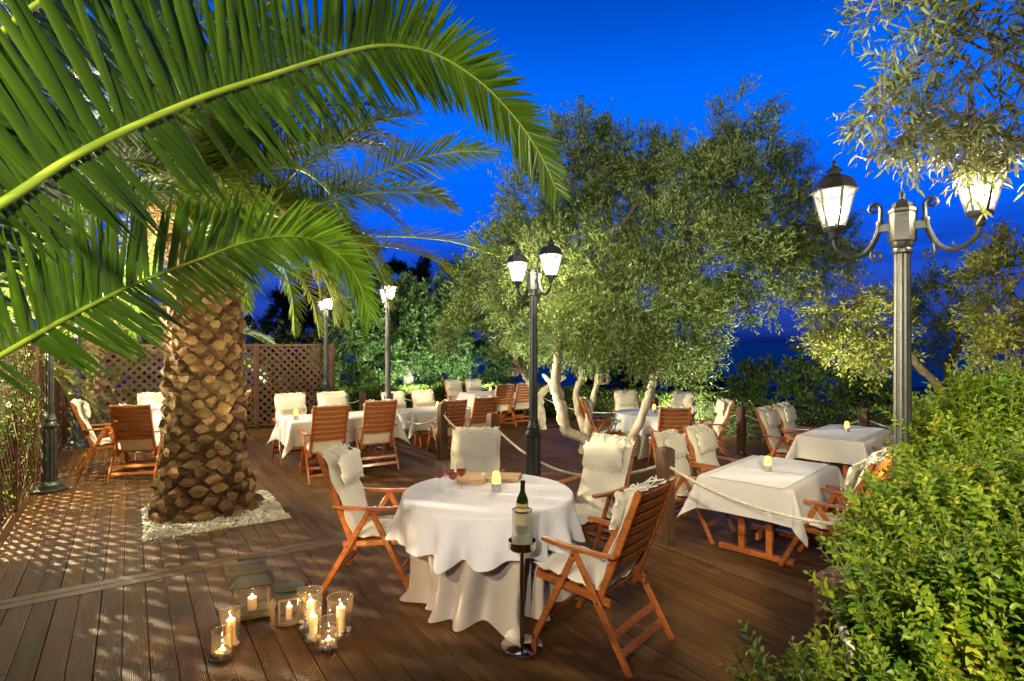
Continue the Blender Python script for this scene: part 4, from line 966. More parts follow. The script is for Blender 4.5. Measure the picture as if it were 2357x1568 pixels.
def make_chair(label,seed=0,pdrop=0.0):
    t=thing('garden_chair',label,'chair',(0,0,0),0,'teak folding armchairs with cream cushions')
    # back frame with slats
    mb=MB()
    for s in (1,-1):
        mb=MB()
        pts=[BB+Vector((0,s*.225,0))-BDIR*.06, BB+BDIR*.3+Vector((0,s*.225,0))+BN*-.004, BT+Vector((0,s*.225,0))+BN*.0]
        for a,b in zip(pts[:-1],pts[1:]): mb.bar(a,b,.042,.026,up=(0,1,0))
        # rounded head
        mb.bar(BT+Vector((0,s*.225,0)),BT+Vector((0,s*.225,0))+BDIR*.012,.030,.024,up=(0,1,0))
        build('back_post',mb,M_teak,t,bevel=.004)
    Lb=(BT-BB).length
    mb=MB()
    for k in range(7):
        s0=Lb-.042-k*.0745
        prev=None; ns=6; w=.051
        for j in range(ns):
            ya=-.215+.43*j/ns; yb=-.215+.43*(j+1)/ns
            ca=-.013*(1-(ya/.215)**2); cb=-.013*(1-(yb/.215)**2)
            a=BB+BDIR*s0+Vector((0,ya,0))+BN*ca; b=BB+BDIR*s0+Vector((0,yb,0))+BN*cb
            vs=[p+BDIR*q*w/2+BN*r_*.007 for p in (a,b) for q,r_ in ((-1,-1),(1,-1),(1,1),(-1,1))]
            mb.add(vs,[(0,1,5,4),(1,2,6,5),(2,3,7,6),(3,0,4,7)])
    build('back_slats',mb,M_teak,t)
    # legs
    AP=Vector((-.05,0,.605))
    for s in (1,-1):
        mb=MB(); mb.bar(AP+Vector((0,s*.272,.02)),(-.425,s*.272,0),.042,.022,up=(0,1,0)); build('leg',mb,M_teak,t,bevel=.005)
        mb=MB(); mb.bar(AP+Vector((0,s*.249,.02)),(.265,s*.249,0),.042,.022,up=(0,1,0)); build('leg',mb,M_teak,t,bevel=.005)
        mb=MB()
        arm=[(-.335,.648),(-.25,.640),(-.1,.637),(.05,.640),(.14,.648),(.19,.650)]
        ws=[.038,.046,.05,.056,.062,.05]
        vs=[]
        for (x,z),w in zip(arm,ws):
            for q,r_ in ((-1,-1),(1,-1),(1,1),(-1,1)): vs.append((x,s*.268+q*w/2,z+r_*.011))
        fs=[(i*4+j,i*4+(j+1)%4,i*4+4+(j+1)%4,i*4+4+j) for i in range(5) for j in range(4)]+[(3,2,1,0),(20,21,22,23)]
        mb.add(vs,fs); build('armrest',mb,M_teak,t,bevel=.006)
    # hinge bolts
    mb=MB()
    for s in (1,-1):
        for x,z in ((-.05,.60),(-.30,.18*0+.635),(.045,.455),(-.215,.36)):
            mb.tube([(x,s*.285,z),(x,s*.29,z)],.007,n=8)
    build('bolts',mb,M_ironblk,t)
    def onleg(z,f): # x on rear/front leg line at height z
        return (AP.x+(-.425-AP.x)*(1-z/.605)) if f<0 else (AP.x+(.265-AP.x)*(1-z/.605))
    for z in (.10,.19):
        mb=MB(); x=onleg(z,-1); mb.box((x,0,z),(.018,.524,.042),Matrix.Rotation(R(31),3,'Y')); build('crossbar',mb,M_teak,t,bevel=.003)
    mb=MB(); x=onleg(.16,1); mb.box((x,0,.16),(.018,.48,.04),Matrix.Rotation(R(-27),3,'Y')); build('crossbar',mb,M_teak,t,bevel=.003)
    mb=MB()
    for s in (1,-1): mb.bar((-.27,s*.222,.352),(.27,s*.222,.395),.045,.022,up=(0,1,0))
    for k in range(6):
        x=-.17+k*.085; mb.box((x,0,.372+.0797*(x+0)+.012),(.055,.43,.014))
    mb.box((.262,0,.394),(.03,.43,.05))
    build('seat_frame',mb,M_teak,t,bevel=.003)
    # cushions
    mb=pillow_mb(.50,.47,.055,seed=seed+1); M=Matrix.Translation((.045,0,.432))@Matrix.Rotation(R(-5),4,'Y')
    build('seat_cushion',mb.xf(M),M_canvas,t,smooth=True,angle=60)
    mb=pillow_mb(.47,.74,.036,fl=.022,ny=18,seed=seed+2)
    X=Vector((0,1,0)); Y=BDIR; Z=-BN*-1
    c=BB+BDIR*(.345)+BN*.031
    M=Matrix(((X.x,Y.x,Z.x,c.x),(X.y,Y.y,Z.y,c.y),(X.z,Y.z,Z.z,c.z),(0,0,0,1)))
    # curl of the top edge over the slats
    nv=[]
    for p in mb.v:
        q=Vector(p); s_=max(0,(q.y-.27)/.10); q.z-=.035*s_*s_; nv.append(tuple(q))
    mb.v=nv
    build('back_cushion',mb.xf(M),M_canvas,t,smooth=True,angle=60)
    mb=pillow_mb(.42,.235,.055,fl=.018,seed=seed+3,wave=.008)
    pd=(BDIR*.75+Vector((0,0,1))*.55).normalized(); pn=Vector((pd.z,0,-pd.x)); c=BB+BDIR*(.53-pdrop)+BN*.098+Vector((.012,0,0))
    tw=random.Random(seed).uniform(-.07,.07)
    X=(Vector((0,1,0))*math.cos(tw)+pd*math.sin(tw)); Y=(pd*math.cos(tw)-Vector((0,1,0))*math.sin(tw)); Z=pn
    M=Matrix(((X.x,Y.x,Z.x,c.x),(X.y,Y.y,Z.y,c.y),(X.z,Y.z,Z.z,c.z),(0,0,0,1)))
    pil=build('headrest_pillow',mb.xf(M),M_canvas,t,smooth=True,angle=60)
    for s in (1,-1):
        mb=MB(); top=BB+BDIR*.685+BN*.055+Vector((0,s*.12,0)); bot=c+Y*.112+X*s*.12
        mb.tube(spline([bot,(bot+top)/2+BN*.012,top,top+BDIR*.03-BN*.04],8),.005,n=5)
        for k in (1,-1): mb.tube(spline([top,top+Vector((.02,k*.028,.022)),top+Vector((.03,k*.05,-.004)),top+Vector((.012,k*.022,.0))],8),.0045,n=5)
        mb.tube(spline([top,top+Vector((.03,.012,-.03)),top+Vector((.035,.03,-.06))],6),.004,n=5)
        build('tie',mb,M_canvas2,pil)
    return t
protos=[make_chair('x',1),make_chair('x',20,.035),make_chair('x',40,.015)]
used=[False]*3
def chair(label,x,y,yaw,z=0,k=None):
    k = random.randrange(3) if k is None else k
    if not used[k]:
        used[k]=True; o=protos[k]; o['label']=label; o.location=(x,y,z); o.rotation_euler=(0,0,R(yaw)); return o
    return copy_tree(protos[k],None,label,(x,y,z),R(yaw))
chair('chair with cream cushion on the left of the near round table, seen from its side',-.99,4.50,-4,k=0)
chair('nearest chair, right front of the round table, its reddish slatted back towards the camera',.51,3.66,140,k=2)
chair('chair with cream cushion on the right back of the near round table, square pillow hanging',.60,4.84,224,k=1)
chair('cream cushioned chair facing the camera directly behind the near round table',-.365,5.16,268,k=0)
chair('chair in profile left of the far round table, in front of the whitewashed stems',1.69,10.45,4,ZL)
chair('cream cushioned chair facing us behind the far round table, left one of the two',2.37,11.4,272,ZL)
chair('cream cushioned chair half turned behind the far round table, right one of the two',3.28,11.2,240,ZL)
chair('chair in profile at the right side of the far round table',3.35,9.98,176,ZL)
chair('slatted chair back in front of the far round table, beside the whitewashed V stem',2.52,9.22,90,ZL)
chair('cream chair on the left of the near rectangular table, directly behind the big rope post',2.03,6.13,-46,ZL)
chair('cream chair on the left of the near rectangular table, farther from the rope post',2.52,6.58,-46,ZL)
chair('front right chair of the near rectangular table, half hidden by the bush',2.82,5.2,135,ZL)
chair('chair at the right side of the near rectangular table, rear one by the lamp pole',3.32,5.7,135,ZL)
chair('cream chair at the far rectangular table, nearer left one',4.2,8.52,-45,ZL)
chair('cream chair at the far rectangular table, farther left one by the hedge',4.74,9.08,-45,ZL)
chair('slatted chair right of the lamp pole at the far rectangular table, nearer one',5.05,7.7,135,ZL)
chair('slatted chair right of the lamp pole at the far rectangular table, farther one',5.57,8.2,135,ZL)
chair('slatted chair back right of the palm, left one of the row at the long table',-2.64,7.95,122)
chair('slatted chair back right of the palm, right one of the row at the long table',-2.12,8.58,122)
chair('cream cushioned chair facing us behind the long table, nearest the palm trunk',-3.42,8.98,302)
chair('cream cushioned chair facing us behind the long table, before the lattice end',-2.82,9.24,302)
chair('cream chair partly hidden by the second lamp post, at the table in the middle distance',-2.2,11.2,302,ZL)
chair('cream chair right of the second lamp post, at the table in the middle distance',-1.68,11.6,300,ZL)
chair('slatted chair back directly right of the dark rope post, middle distance table',-1.22,10.28,120,ZL)
chair('slatted chair back above the cream chair of the near round table, middle distance table',-.70,10.8,120,ZL)
chair('cream chair at the farthest table by the hedge, left one',-1.35,14.85,304,ZL)
chair('cream chair at the farthest table by the hedge, second from left',-.85,15.1,302,ZL)
chair('slatted chair back at the farthest table, left one',-.35,13.95,118,ZL)
chair('slatted chair back at the farthest table, next to the middle lamp post',.16,14.4,118,ZL)
chair('chair in profile at far left by the lattice corner, facing right',-5.9,8.38,34)
chair('slatted chair left of the palm trunk, its back dappled with light',-5.23,8.04,106)
chair('cream chair facing us left of the palm trunk, partly behind it',-5.72,9.1,302)
chair('chair peeping out on the right edge of the palm trunk',-4.95,9.65,200)

# ------------------------------------------------------------------ tables and cloths
def make_rect_table(label,x,y,rz,z,L_,Wd):
    t=thing('dining_table',label,'table',(x,y,z),rz,'rectangular teak tables')
    mb=MB(); mb.box((0,0,.74),(L_-.01,Wd-.01,.028)); build('tabletop',mb,M_teak,t,bevel=.004)
    for s in (1,-1):
        for q in (1,-1):
            mb=MB(); mb.bar((s*(L_/2-.28),q*.13,.05),(s*(L_/2-.28),q*.13,.72),.06,.045,up=(1,0,0)); build('leg',mb,M_teak,t,bevel=.004)
        mb=MB(); mb.box((s*(L_/2-.28),0,.03),(.06,Wd*.82,.05)); build('foot',mb,M_teak,t,bevel=.005)
    mb=MB(); mb.box((0,0,.18),(L_-.56-.06,.03,.07)); build('stretcher',mb,M_teak,t,bevel=.003)
    return t
def rect_cloth(label,x,y,rz,z,L_,Wd,ov,m=M_greige,seed=0,group='cloths on the rectangular tables'):
    rr=random.Random(seed); hx,hy=L_/2,Wd/2; zt=.7575
    def axis(h,n): 
        inner=list(np.linspace(-h,h,n)); return [-h-ov*q for q in (1,.8,.6,.4,.22,.1,.04)]+inner+[h+ov*q for q in (.04,.1,.22,.4,.6,.8,1)]
    xs=axis(hx,22); ys=axis(hy,14); ph=[rr.uniform(0,6.28) for _ in range(8)]; V=[];F=[]
    for yv in ys:
        for xv in xs:
            dx=max(0,abs(xv)-hx); dy=max(0,abs(yv)-hy); sx=1 if xv>0 else -1; sy=1 if yv>0 else -1
            cx_,cy_=min(hx,abs(xv))*sx,min(hy,abs(yv))*sy
            rho=math.hypot(dx,dy)
            if rho==0: V.append((xv,yv,zt+.0006*math.sin(xv*9+ph[0])*math.sin(yv*8+ph[1]))); continue
            k=rho/ov; phi=math.atan2(dy,dx)
            if dx>0 and dy>0:
                flare=.012+.05*k+.10*k*math.sin(2*phi)**2; ox,oy=math.cos(phi)*flare,math.sin(phi)*flare; drop=rho*(1 if rho<ov else 1-.12*(rho/ov-1))
            else:
                s_=(xv if dy>0 else yv); wv=.014*k*(math.sin(s_*7+ph[2])+.6*math.sin(s_*15+ph[3])); fl=.010+.035*k+wv
                ox,oy=(fl,0) if dx>0 else (0,fl); drop=rho*.985
            rd=min(1,rho/.02); V.append((cx_+ox*sx*rd,cy_+oy*sy*rd,zt-drop+.004*(1-rd)))
    k=len(xs); F=[(j*k+i,j*k+i+1,(j+1)*k+i+1,(j+1)*k+i) for j in range(len(ys)-1) for i in range(k-1)]
    mb=MB(); mb.add(V,F); o=build('tablecloth',mb,m,smooth=True,angle=180); o.location=(x,y,z); o.rotation_euler=(0,0,rz); tag(o,label,'tablecloth',group)
    return o
def topper(label,x,y,rz,z,L_,Wd,n=2):
    mb=MB()
    gap=.012; w=(L_+.04-gap*(n-1))/n
    nx,ny=8,10
    for q in range(n):
        x0=-(L_+.04)/2+q*(w+gap)
        vs=[(x0+w*i/nx, (-(Wd-.16)/2+(Wd-.16)*j/ny), .7625+.0016*math.sin((x0+w*i/nx)*11)*math.sin(j*1.1+q)) for j in range(ny+1) for i in range(nx+1)]
        k=nx+1; mb.add(vs,[(j*k+i,j*k+i+1,(j+1)*k+i+1,(j+1)*k+i) for j in range(ny) for i in range(nx)])
    o=build('table_topper',mb,M_white,smooth=True,angle=180); o.location=(x,y,z); o.rotation_euler=(0,0,rz); tag(o,label,'table linen','white overlays on the rectangular tables')
A46=R(46)
make_rect_table('teak trestle table under the cloth at the right of the big rope post',2.60,5.72,A46,ZL,1.34,.86)
rect_cloth('pale cloth hanging in a pointed corner over the near rectangular table',2.60,5.72,A46,ZL,1.34,.86,.31,seed=1)
topper('two white overlay squares on the near rectangular table',2.60,5.72,A46,ZL,1.34,.86)
make_rect_table('teak trestle table under the cloth farthest right before the hedge',4.77,8.14,R(45),ZL,1.5,.80)
rect_cloth('pale cloth over the far rectangular table left of the lamp pole',4.77,8.14,R(45),ZL,1.5,.80,.31,seed=2)
topper('two white overlay squares on the far rectangular table',4.77,8.14,R(45),ZL,1.5,.80)
make_rect_table('long teak table right of the palm trunk under a grey white cloth',-2.63,8.65,DECKYAW,0,1.55,.78)
rect_cloth('grey white cloth on the long table right of the palm trunk',-2.63,8.65,DECKYAW,0,1.55,.78,.34,seed=3)
make_rect_table('teak trestle table in the middle distance beside the dark rope post',-1.46,10.97,DECKYAW,ZL,1.3,.78)
rect_cloth('grey white cloth on the middle distance table beside the dark rope post',-1.46,10.97,DECKYAW,ZL,1.3,.78,.32,seed=4)
make_rect_table('farthest teak table by the hedge',-.62,14.55,DECKYAW,ZL,1.2,.78)
rect_cloth('cloth on the farthest table by the hedge',-.62,14.55,DECKYAW,ZL,1.2,.78,.32,seed=5)
make_rect_table('teak table left of the palm trunk',-5.1,8.78,DECKYAW,0,.9,.8)
rect_cloth('cloth on the table left of the palm trunk, mostly hidden by the slatted chair',-5.1,8.78,DECKYAW,0,.9,.8,.33,seed=6,m=M_white)
def round_set(x,y,z,r,labs,seed,rot=0):
    t=thing('round_table',labs[0],'table',(x,y,z),0,'round tables with long cloths')
    mb=MB(); mb.lathe([(.001,.715),(r-.03,.715),(r-.03,.745),(.001,.745)],n=40); build('tabletop',mb,M_teak,t)
    mb=MB()
    for k in range(4):
        a=k*math.pi/2+.5; mb.bar((math.cos(a)*.3,math.sin(a)*.3,0),(math.cos(a)*.3,math.sin(a)*.3,.71),.05,.05,up=(1,0,0))
    build('legs',mb,M_teak,t)
    rr=random.Random(seed); n=220
    K=[(k_,rr.uniform(0,6.28),w_) for k_,w_ in ((7,.7),(11,1),(13,.8),(18,.4))]
    def fold(a): return sum(w*math.cos(k*a+p) for k,p,w in K)/2.2
    # underskirt to the floor
    zs=[.748,.745,.735,.70,.62,.52,.40,.28,.17,.09,.04,.012,.006]; V=[]
    rr_=[r*.2,r-.012,r-.006]+[None]*10
    for j,zv in enumerate(zs):
        for i in range(n):
            a=2*math.pi*i/n; k=max(0,(.735-zv)/.735); f=fold(a+.12*math.sin(3*k+a))
            if j<3: q=rr_[j]
            else:
                q=r-.16*k**.6-.02+.165*f*k**.8+.03*k
                if zv<.1: q+=(.1-zv)*(.55+.75*max(0,math.sin(3*a+1.3+seed)))*.9
            V.append((q*math.cos(a),q*math.sin(a),zv))
    F=[(j*n+i,j*n+(i+1)%n,(j+1)*n+(i+1)%n,(j+1)*n+i) for j in range(len(zs)-1) for i in range(n)]
    mb=MB(); mb.add(V,F); o=build('tablecloth',mb,M_beige,smooth=True,angle=180); o.location=(x,y,z); tag(o,labs[1],'tablecloth','floor length underskirts')
    # white top cloth with scalloped overhang
    K=[(9,rr.uniform(0,6.28),.4),(14,rr.uniform(0,6.28),1.0),(19,rr.uniform(0,6.28),.8),(25,rr.uniform(0,6.28),.4)]
    V=[(0,0,.757)]; rings=[]
    for q in np.linspace(.08,r-.03,9): rings.append(('t',q))
    rings += [('e',0),('e',.35),('e',.7),('e',1)]+[('h',q) for q in (.08,.18,.32,.46,.6,.74,.88,1)]
    m_=n
    for kind,q in rings:
        for i in range(m_):
            a=2*math.pi*i/m_+rot
            if kind=='t': V.append((q*math.cos(a),q*math.sin(a),.757+.0012*math.sin(q*18+3*math.sin(a*2)))); continue
            if kind=='e': th=q*math.pi/2; rad_=r-.022+.022*math.sin(th)+.004; zv=.757-.022*(1-math.cos(th)); V.append((rad_*math.cos(a),rad_*math.sin(a),zv)); continue
            f=fold2=sum(w*math.cos(k*a+p) for k,p,w in K)/2.0
            # square cloth: corners hang lower
            sq=1/max(abs(math.cos(a-.5)),abs(math.sin(a-.5))); hang=.262+.03*(sq-1)/.414+.010*math.sin(7*a+1)+.026*f
            V.append(((r+.004+.045*q+.075*f*q**1.1)*math.cos(a),(r+.004+.045*q+.075*f*q**1.1)*math.sin(a),.735-hang*q))
    nr=len(rings); F=[(0,1+i,1+(i+1)%m_) for i in range(m_)]+[(1+j*m_+i,1+(j+1)*m_+i,1+(j+1)*m_+(i+1)%m_,1+j*m_+(i+1)%m_) for j in range(nr-1) for i in range(m_)]
    mb=MB(); mb.add(V,F); o=build('tablecloth',mb,M_white,smooth=True,angle=180); o.location=(x,y,z); tag(o,labs[2],'tablecloth','white top cloths on the round tables')
TX,TY=-.18,4.27
round_set(TX,TY,0,.635,('round table near the camera under two cloths','beige underskirt of the near round table puddling on the deck','white scalloped top cloth on the near round table with the wine glasses'),4)
round_set(2.53,10.45,ZL,.62,('round table behind the whitewashed V stem','beige underskirt of the far round table','white top cloth of the far round table'),9)

# ------------------------------------------------------------------ things on the tables
TZ=.7600
def candle_lamp(label,x,y,z):
    t=thing('table_candle',label,'candle lamp',(x,y,z),0,'amber table candle lamps')
    mb=MB(); mb.lathe([(.001,0),(.036,0),(.037,.004),(.035,.03),(.037,.056),(.036,.06),(.001,.06)],n=20); build('metal_cup',mb,M_alu,t,smooth=True,angle=40)
    mb=MB(); mb.lathe([(.032,.061),(.034,.075),(.031,.11),(.026,.138),(.018,.148),(.001,.151)],n=18); build('frosted_shade',mb,M_gold,t,smooth=True,angle=60)
    mb=MB(); mb.lathe([(.0008,.154),(.006,.156),(.004,.164),(.0008,.17)],n=8); 
    return t
candle_lamp('amber candle lamp in a metal cup on the near round table, before the folders',-.118,4.27,TZ)
for l_,x,y,z in [('amber candle lamp on the near rectangular table',2.545,5.66,ZL+TZ+.004),('amber candle lamp on the far rectangular table',4.79,8.14,ZL+TZ+.004),('amber candle lamp on the far round table',2.60,10.4,ZL+TZ),
   ('amber candle lamp on the long table right of the palm',-3.12,8.22,TZ),('amber candle lamp beside the dark rope post on the middle distance table',-1.42,10.85,ZL+TZ),('amber candle lamp on the farthest table by the hedge',-.55,14.45,ZL+TZ)]:
    candle_lamp(l_,x,y,z)
def wineglass(label,x,y,fill=.5,rz=0):
    t=thing('wine_glass',label,'wine glass',(x,y,TZ),rz,'wine glasses standing together on the round table')
    mb=MB(); mb.lathe([(.033,.001),(.032,.003),(.012,.006),(.0045,.012),(.0035,.05),(.0035,.085),(.006,.092)],n=20); build('stem',mb,M_glass,t,smooth=True,angle=60)
    P=[(.006,.092),(.018,.098),(.030,.112),(.0365,.13),(.0375,.145),(.035,.17),(.0315,.20),(.0305,.210)]
    mb=MB(); mb.lathe(P,n=24); build('bowl',mb,M_glass,t,smooth=True,angle=60)
    zt=.10+.05*fill+.012; Q=[(max(.001,r-.0015),z+.001) for r,z in P if z<zt]; rl=np.interp(zt,[z for r,z in P],[r for r,z in P])-.0015
    mb=MB(); mb.lathe([(.0005,.0935)]+Q+[(rl,zt),(.0005,zt)],n=24); build('wine',mb,M_wine,t,smooth=True,angle=40)
    return t
wineglass('leftmost wine glass of the group on the near round table',-.545,4.285,.6)
wineglass('front wine glass of the group, nearest the table edge',-.44,4.235,.6,1)
wineglass('right wine glass of the group, next to the folders',-.387,4.337,.7,2)
wineglass('rear wine glass of the group, half hidden behind the front one',-.478,4.36,.5,3)
def folder(label,x,y,z,rz,w=.215,l=.29):
    t=thing('menu_folder',label,'menu',(x,y,z),rz,'kraft menu folders stacked on the table')
    mb=MB(); mb.box((0,0,.0012),(w,l,.0022)); mb.box((0,0,.0072),(w,l,.0022)); mb.box((-w/2+.001,0,.0042),(.0022,l,.0082)); build('cover',mb,M_menu,t)
    mb=MB(); mb.box((.001,0,.0042),(w-.008,l-.008,.0034)); build('pages',mb,M_canvas2,t)
    return t
for k in range(4): folder('menu folder in the left stack on the near round table, '+['lowest','second from the bottom','third from the bottom','topmost'][k],-.345+random.uniform(-.008,.008),4.60+random.uniform(-.008,.008),TZ+.001+k*.0092,R(12+random.uniform(-4,4)))
for k in range(3): folder('menu folder in the right stack behind the candle lamp, '+['lowest','middle','topmost'][k],-.08+random.uniform(-.008,.008),4.66+random.uniform(-.008,.008),TZ+.001+k*.0092,R(82+random.uniform(-4,4)))

# wine cooler on its stand
t=thing('wine_cooler_stand','polished steel floor stand in front of the round table','wine stand',(.062,3.50,0))
mb=MB(); mb.lathe([(.001,.0),(.128,.0),(.131,.006),(.129,.016),(.122,.021),(.03,.026),(.022,.030),(.001,.031)],n=40); build('base',mb,M_steel,t,smooth=True,angle=40)
mb=MB(); mb.lathe([(.0155,.03),(.0155,.60),(.020,.602),(.020,.61),(.001,.612)],n=20); build('pole',mb,M_steel,t,smooth=True,angle=40)
mb=MB(); mb.lathe([(.001,.605),(.075,.605),(.084,.612),(.086,.62),(.086,.655),(.088,.66),(.084,.66),(.083,.655),(.083,.615),(.001,.612)],n=36); build('ring_tray',mb,M_steel,t,smooth=True,angle=40)
t=thing('wine_cooler','frosted wine cooler with steel rims standing in the floor stand','wine cooler',(.062,3.50,.6175))
mb=MB(); mb.lathe([(.001,.002),(.064,.002),(.064,.03),(.0625,.12),(.060,.228)],n=36); build('frosted_body',mb,M_frost,t,smooth=True,angle=60)
mb=MB(); mb.lathe([(.066,.0),(.068,.004),(.066,.014),(.065,.004)],n=36); mb.lathe([(.060,.222),(.0625,.224),(.0625,.232),(.059,.233),(.0585,.226)],n=36); build('rim',mb,M_steel,t,smooth=True,angle=60)
t=thing('wine_bottle','green glass wine bottle with a cream label standing in the cooler','bottle',(.058,3.505,.70)); t.rotation_euler=(R(1.5),R(1.5),0)
mb=MB(); mb.lathe([(.001,.004),(.034,.0),(.0375,.006),(.0375,.195),(.034,.218),(.022,.243),(.0155,.262),(.0145,.30),(.0145,.312),(.0162,.314),(.0162,.322),(.0145,.326),(.010,.327)],n=28); build('glass',mb,M_green,t,smooth=True,angle=60)
mb=MB(); a=np.linspace(R(205),R(335),16); vs=[(.0382*math.cos(q),.0382*math.sin(q),z) for z in (.06,.165) for q in a]; mb.add(vs,[(i,i+1,17+i,16+i) for i in range(15)]); build('label',mb,mat('label_paper',(.70,.56,.28),.6,vary=.08),t,smooth=True)
mb=MB(); vs=[(.0383*math.cos(q),.0383*math.sin(q),z) for z in (.172,.193) for q in a]; mb.add(vs,[(i,i+1,17+i,16+i) for i in range(15)])
build('shoulder_label',mb,mat('gold_paper',(.60,.42,.16),.5,vary=.1),t,smooth=True)
mb=MB()   # small dark crest printed on the shoulder label
for q,z in ((-.6,.178),(0,.176),(.6,.178),(0,.186),(-.5,.187),(.5,.187)):
    an=R(270)+q*.12; mb.box((.0387*math.cos(an),.0387*math.sin(an),z+.001),(.003,.0008,.004))
build('crest',mb,M_ironblk,t)

# ------------------------------------------------------------------ candles in glass cylinders
def flame(parent,x,y,z,s=1):
    mb=MB(); mb.lathe([(.0008,0),(.0040*s,.004*s),(.0048*s,.009*s),(.0030*s,.016*s),(.0006,.023*s)],n=8,c=(x,y,z)); build('flame',mb,M_flame,parent,smooth=True,angle=180)
    mb=MB(); mb.tube([(x,y,z-.010),(x,y,z+.004)],.0012,n=5); build('wick',mb,M_ironblk,parent)
def holder(label,x,y,r,h,pillar,seed):
    random.seed(seed)
    t=thing('glass_candle_holder',label,'candle holder',(x,y,0),0,'glass cylinders with candles on the deck')
    mb=MB(); mb.lathe([(.001,.001),(r,.001),(r,.012),(r,h-.003),(r-.0015,h),(r-.003,h-.003),(r-.003,.008),(.001,.008)],n=36); build('glass_cylinder',mb,M_glass,t,smooth=True,angle=50)
    mb=MB(); mb.tube([(r*math.cos(a),r*math.sin(a),h) for a in np.linspace(0,2*math.pi,37)],.0022,n=6,caps=False); mb.tube([(r*math.cos(a),r*math.sin(a),.003) for a in np.linspace(0,2*math.pi,37)],.003,n=6,caps=False)
    build('rim',mb,glassmat('rim_glass',(.9,.9,.85),rough=.1,refl=1.6,opac=.18,frost=(.8,.8,.75)),t,smooth=True,angle=180)
    ps=[]
    for i in range(13 if pillar else 9):
        a=random.uniform(0,6.28); q=random.uniform(.45,.78)*r; ps.append((q*math.cos(a),q*math.sin(a),.016+(i%2)*.018))
    pebble_mesh(ps,.013,.021,'pebbles',M_pebble,t)
    c=(r*.05,0)
    if pillar:
        pr=min(.028,r*.48); mb=MB(); mb.lathe([(.001,.01),(pr,.01),(pr,pillar-.004),(pr-.004,pillar),(pr*.6,pillar-.005),(.001,pillar-.008)],n=24,c=(c[0],c[1],0)); cd=build('pillar_candle',mb,M_wax,t,smooth=True,angle=50); flame(cd,c[0],c[1],pillar+.002)
    else:
        mb=MB(); mb.lathe([(.001,.036),(.019,.036),(.0195,.050),(.018,.050),(.001,.047)],n=18); cd=build('tealight',mb,M_wax,t,smooth=True,angle=50); flame(cd,0,0,.052,.9)
    return t
holder('short glass cylinder with a tealight, frontmost on the left of the lanterns',-1.727,3.39,.057,.165,0,1)
holder('glass cylinder with a pillar candle directly behind the left tealight glass',-1.750,3.535,.058,.215,.155,2)
holder('wide glass cylinder with a pillar candle next to the small lantern',-1.335,3.76,.080,.235,.165,3)
holder('slim glass cylinder with a pillar candle, overlapping a wider one',-1.256,3.59,.053,.215,.15,4)
holder('short glass cylinder with a tealight in front on the right',-1.128,3.50,.057,.175,0,5)
holder('wide glass cylinder with a pillar candle, rightmost of the group',-1.108,3.67,.080,.235,.17,6)
# big house-shaped lantern
random.seed(33)
t=thing('candle_lantern','tall aged lantern with lace edged roof and high wire handle, on the deck','lantern',(-1.795,3.93,0),R(24),'aged candle lanterns on the deck')
w=.235; d_=.17; h0=.035; h1=.225
mb=MB(); mb.box((0,0,.018),(w,d_,.034)); build('base',mb,M_aged,t,bevel=.003)
mb=MB()
for sx in (-1,1):
    for sy in (-1,1): mb.box((sx*(w/2-.012),sy*(d_/2-.012),(h0+h1)/2),(.018,.018,h1-h0))
for sy in (-1,1): mb.box((0,sy*(d_/2-.012),h1-.006),(w-.05,.014,.018))
build('corner_frame',mb,M_aged,t,bevel=.002)
for sy in (-1,1):
    mb=MB(); mb.add([(-w/2+.02,sy*(d_/2-.012),h0),(w/2-.02,sy*(d_/2-.012),h0),(w/2-.02,sy*(d_/2-.012),h1-.01),(-w/2+.02,sy*(d_/2-.012),h1-.01)],[(0,1,2,3)]); build('pane',mb,M_glass,t)
for sx in (-1,1):
    mb=MB(); mb.add([(sx*(w/2-.012),-d_/2+.02,h0),(sx*(w/2-.012),d_/2-.02,h0),(sx*(w/2-.012),d_/2-.02,h1-.01),(sx*(w/2-.012),-d_/2+.02,h1-.01)],[(0,1,2,3)]); build('pane',mb,M_glass,t)
mb=MB(); ex,ey=w/2+.018,d_/2+.018; tx,ty=w/2-.035,.045
vs=[(-ex,-ey,h1),(ex,-ey,h1),(ex,ey,h1),(-ex,ey,h1),(-tx,-ty,h1+.065),(tx,-ty,h1+.065),(tx,ty,h1+.065),(-tx,ty,h1+.065)]
mb.add(vs,[(3,2,1,0),(0,1,5,4),(1,2,6,5),(2,3,7,6),(3,0,4,7),(4,5,6,7)]); build('roof',mb,M_zinc,t,bevel=.003)
mb=MB(); mb.box((0,0,h1+.105),(2*tx+.01,2*ty,.075)); 
n=11
for sy in (-1,1):
    for k in range(n): mb.ball((-tx+2*tx*k/(n-1),sy*ty,h1+.143),(.0095,.004,.008),n=6,m=4)
build('vent_box',mb,M_zinc,t)
mb=MB()   # lace edging: scallops under the eaves and above the base
for sy in (-1,1):
    for k in range(12):
        x=-w/2+.012+(w-.024)*k/11; mb.tube([(x+.0105*math.cos(a),sy*(d_/2+.004),h1-.016+.013*math.sin(a)) for a in np.linspace(0,2*math.pi,9)],.0022,n=4); mb.box((x,sy*(d_/2+.004),h1-.001),(.021,.003,.008))
        mb.tube([(x+.009*math.cos(a),sy*(d_/2+.003),.042+.010*math.sin(a)) for a in np.linspace(0,math.pi,6)],.0022,n=4)
build('lace_trim',mb,M_zinc,t)
mb=MB(); zt=h1+.14; mb.tube([(-tx,0,zt-.02),(-tx-.008,0,zt+.12),(-.02,0,zt+.135),(0,0,zt+.15),(.02,0,zt+.135),(tx+.008,0,zt+.12),(tx,0,zt-.02)],.0026,n=6); build('handle',mb,M_zinc,t)
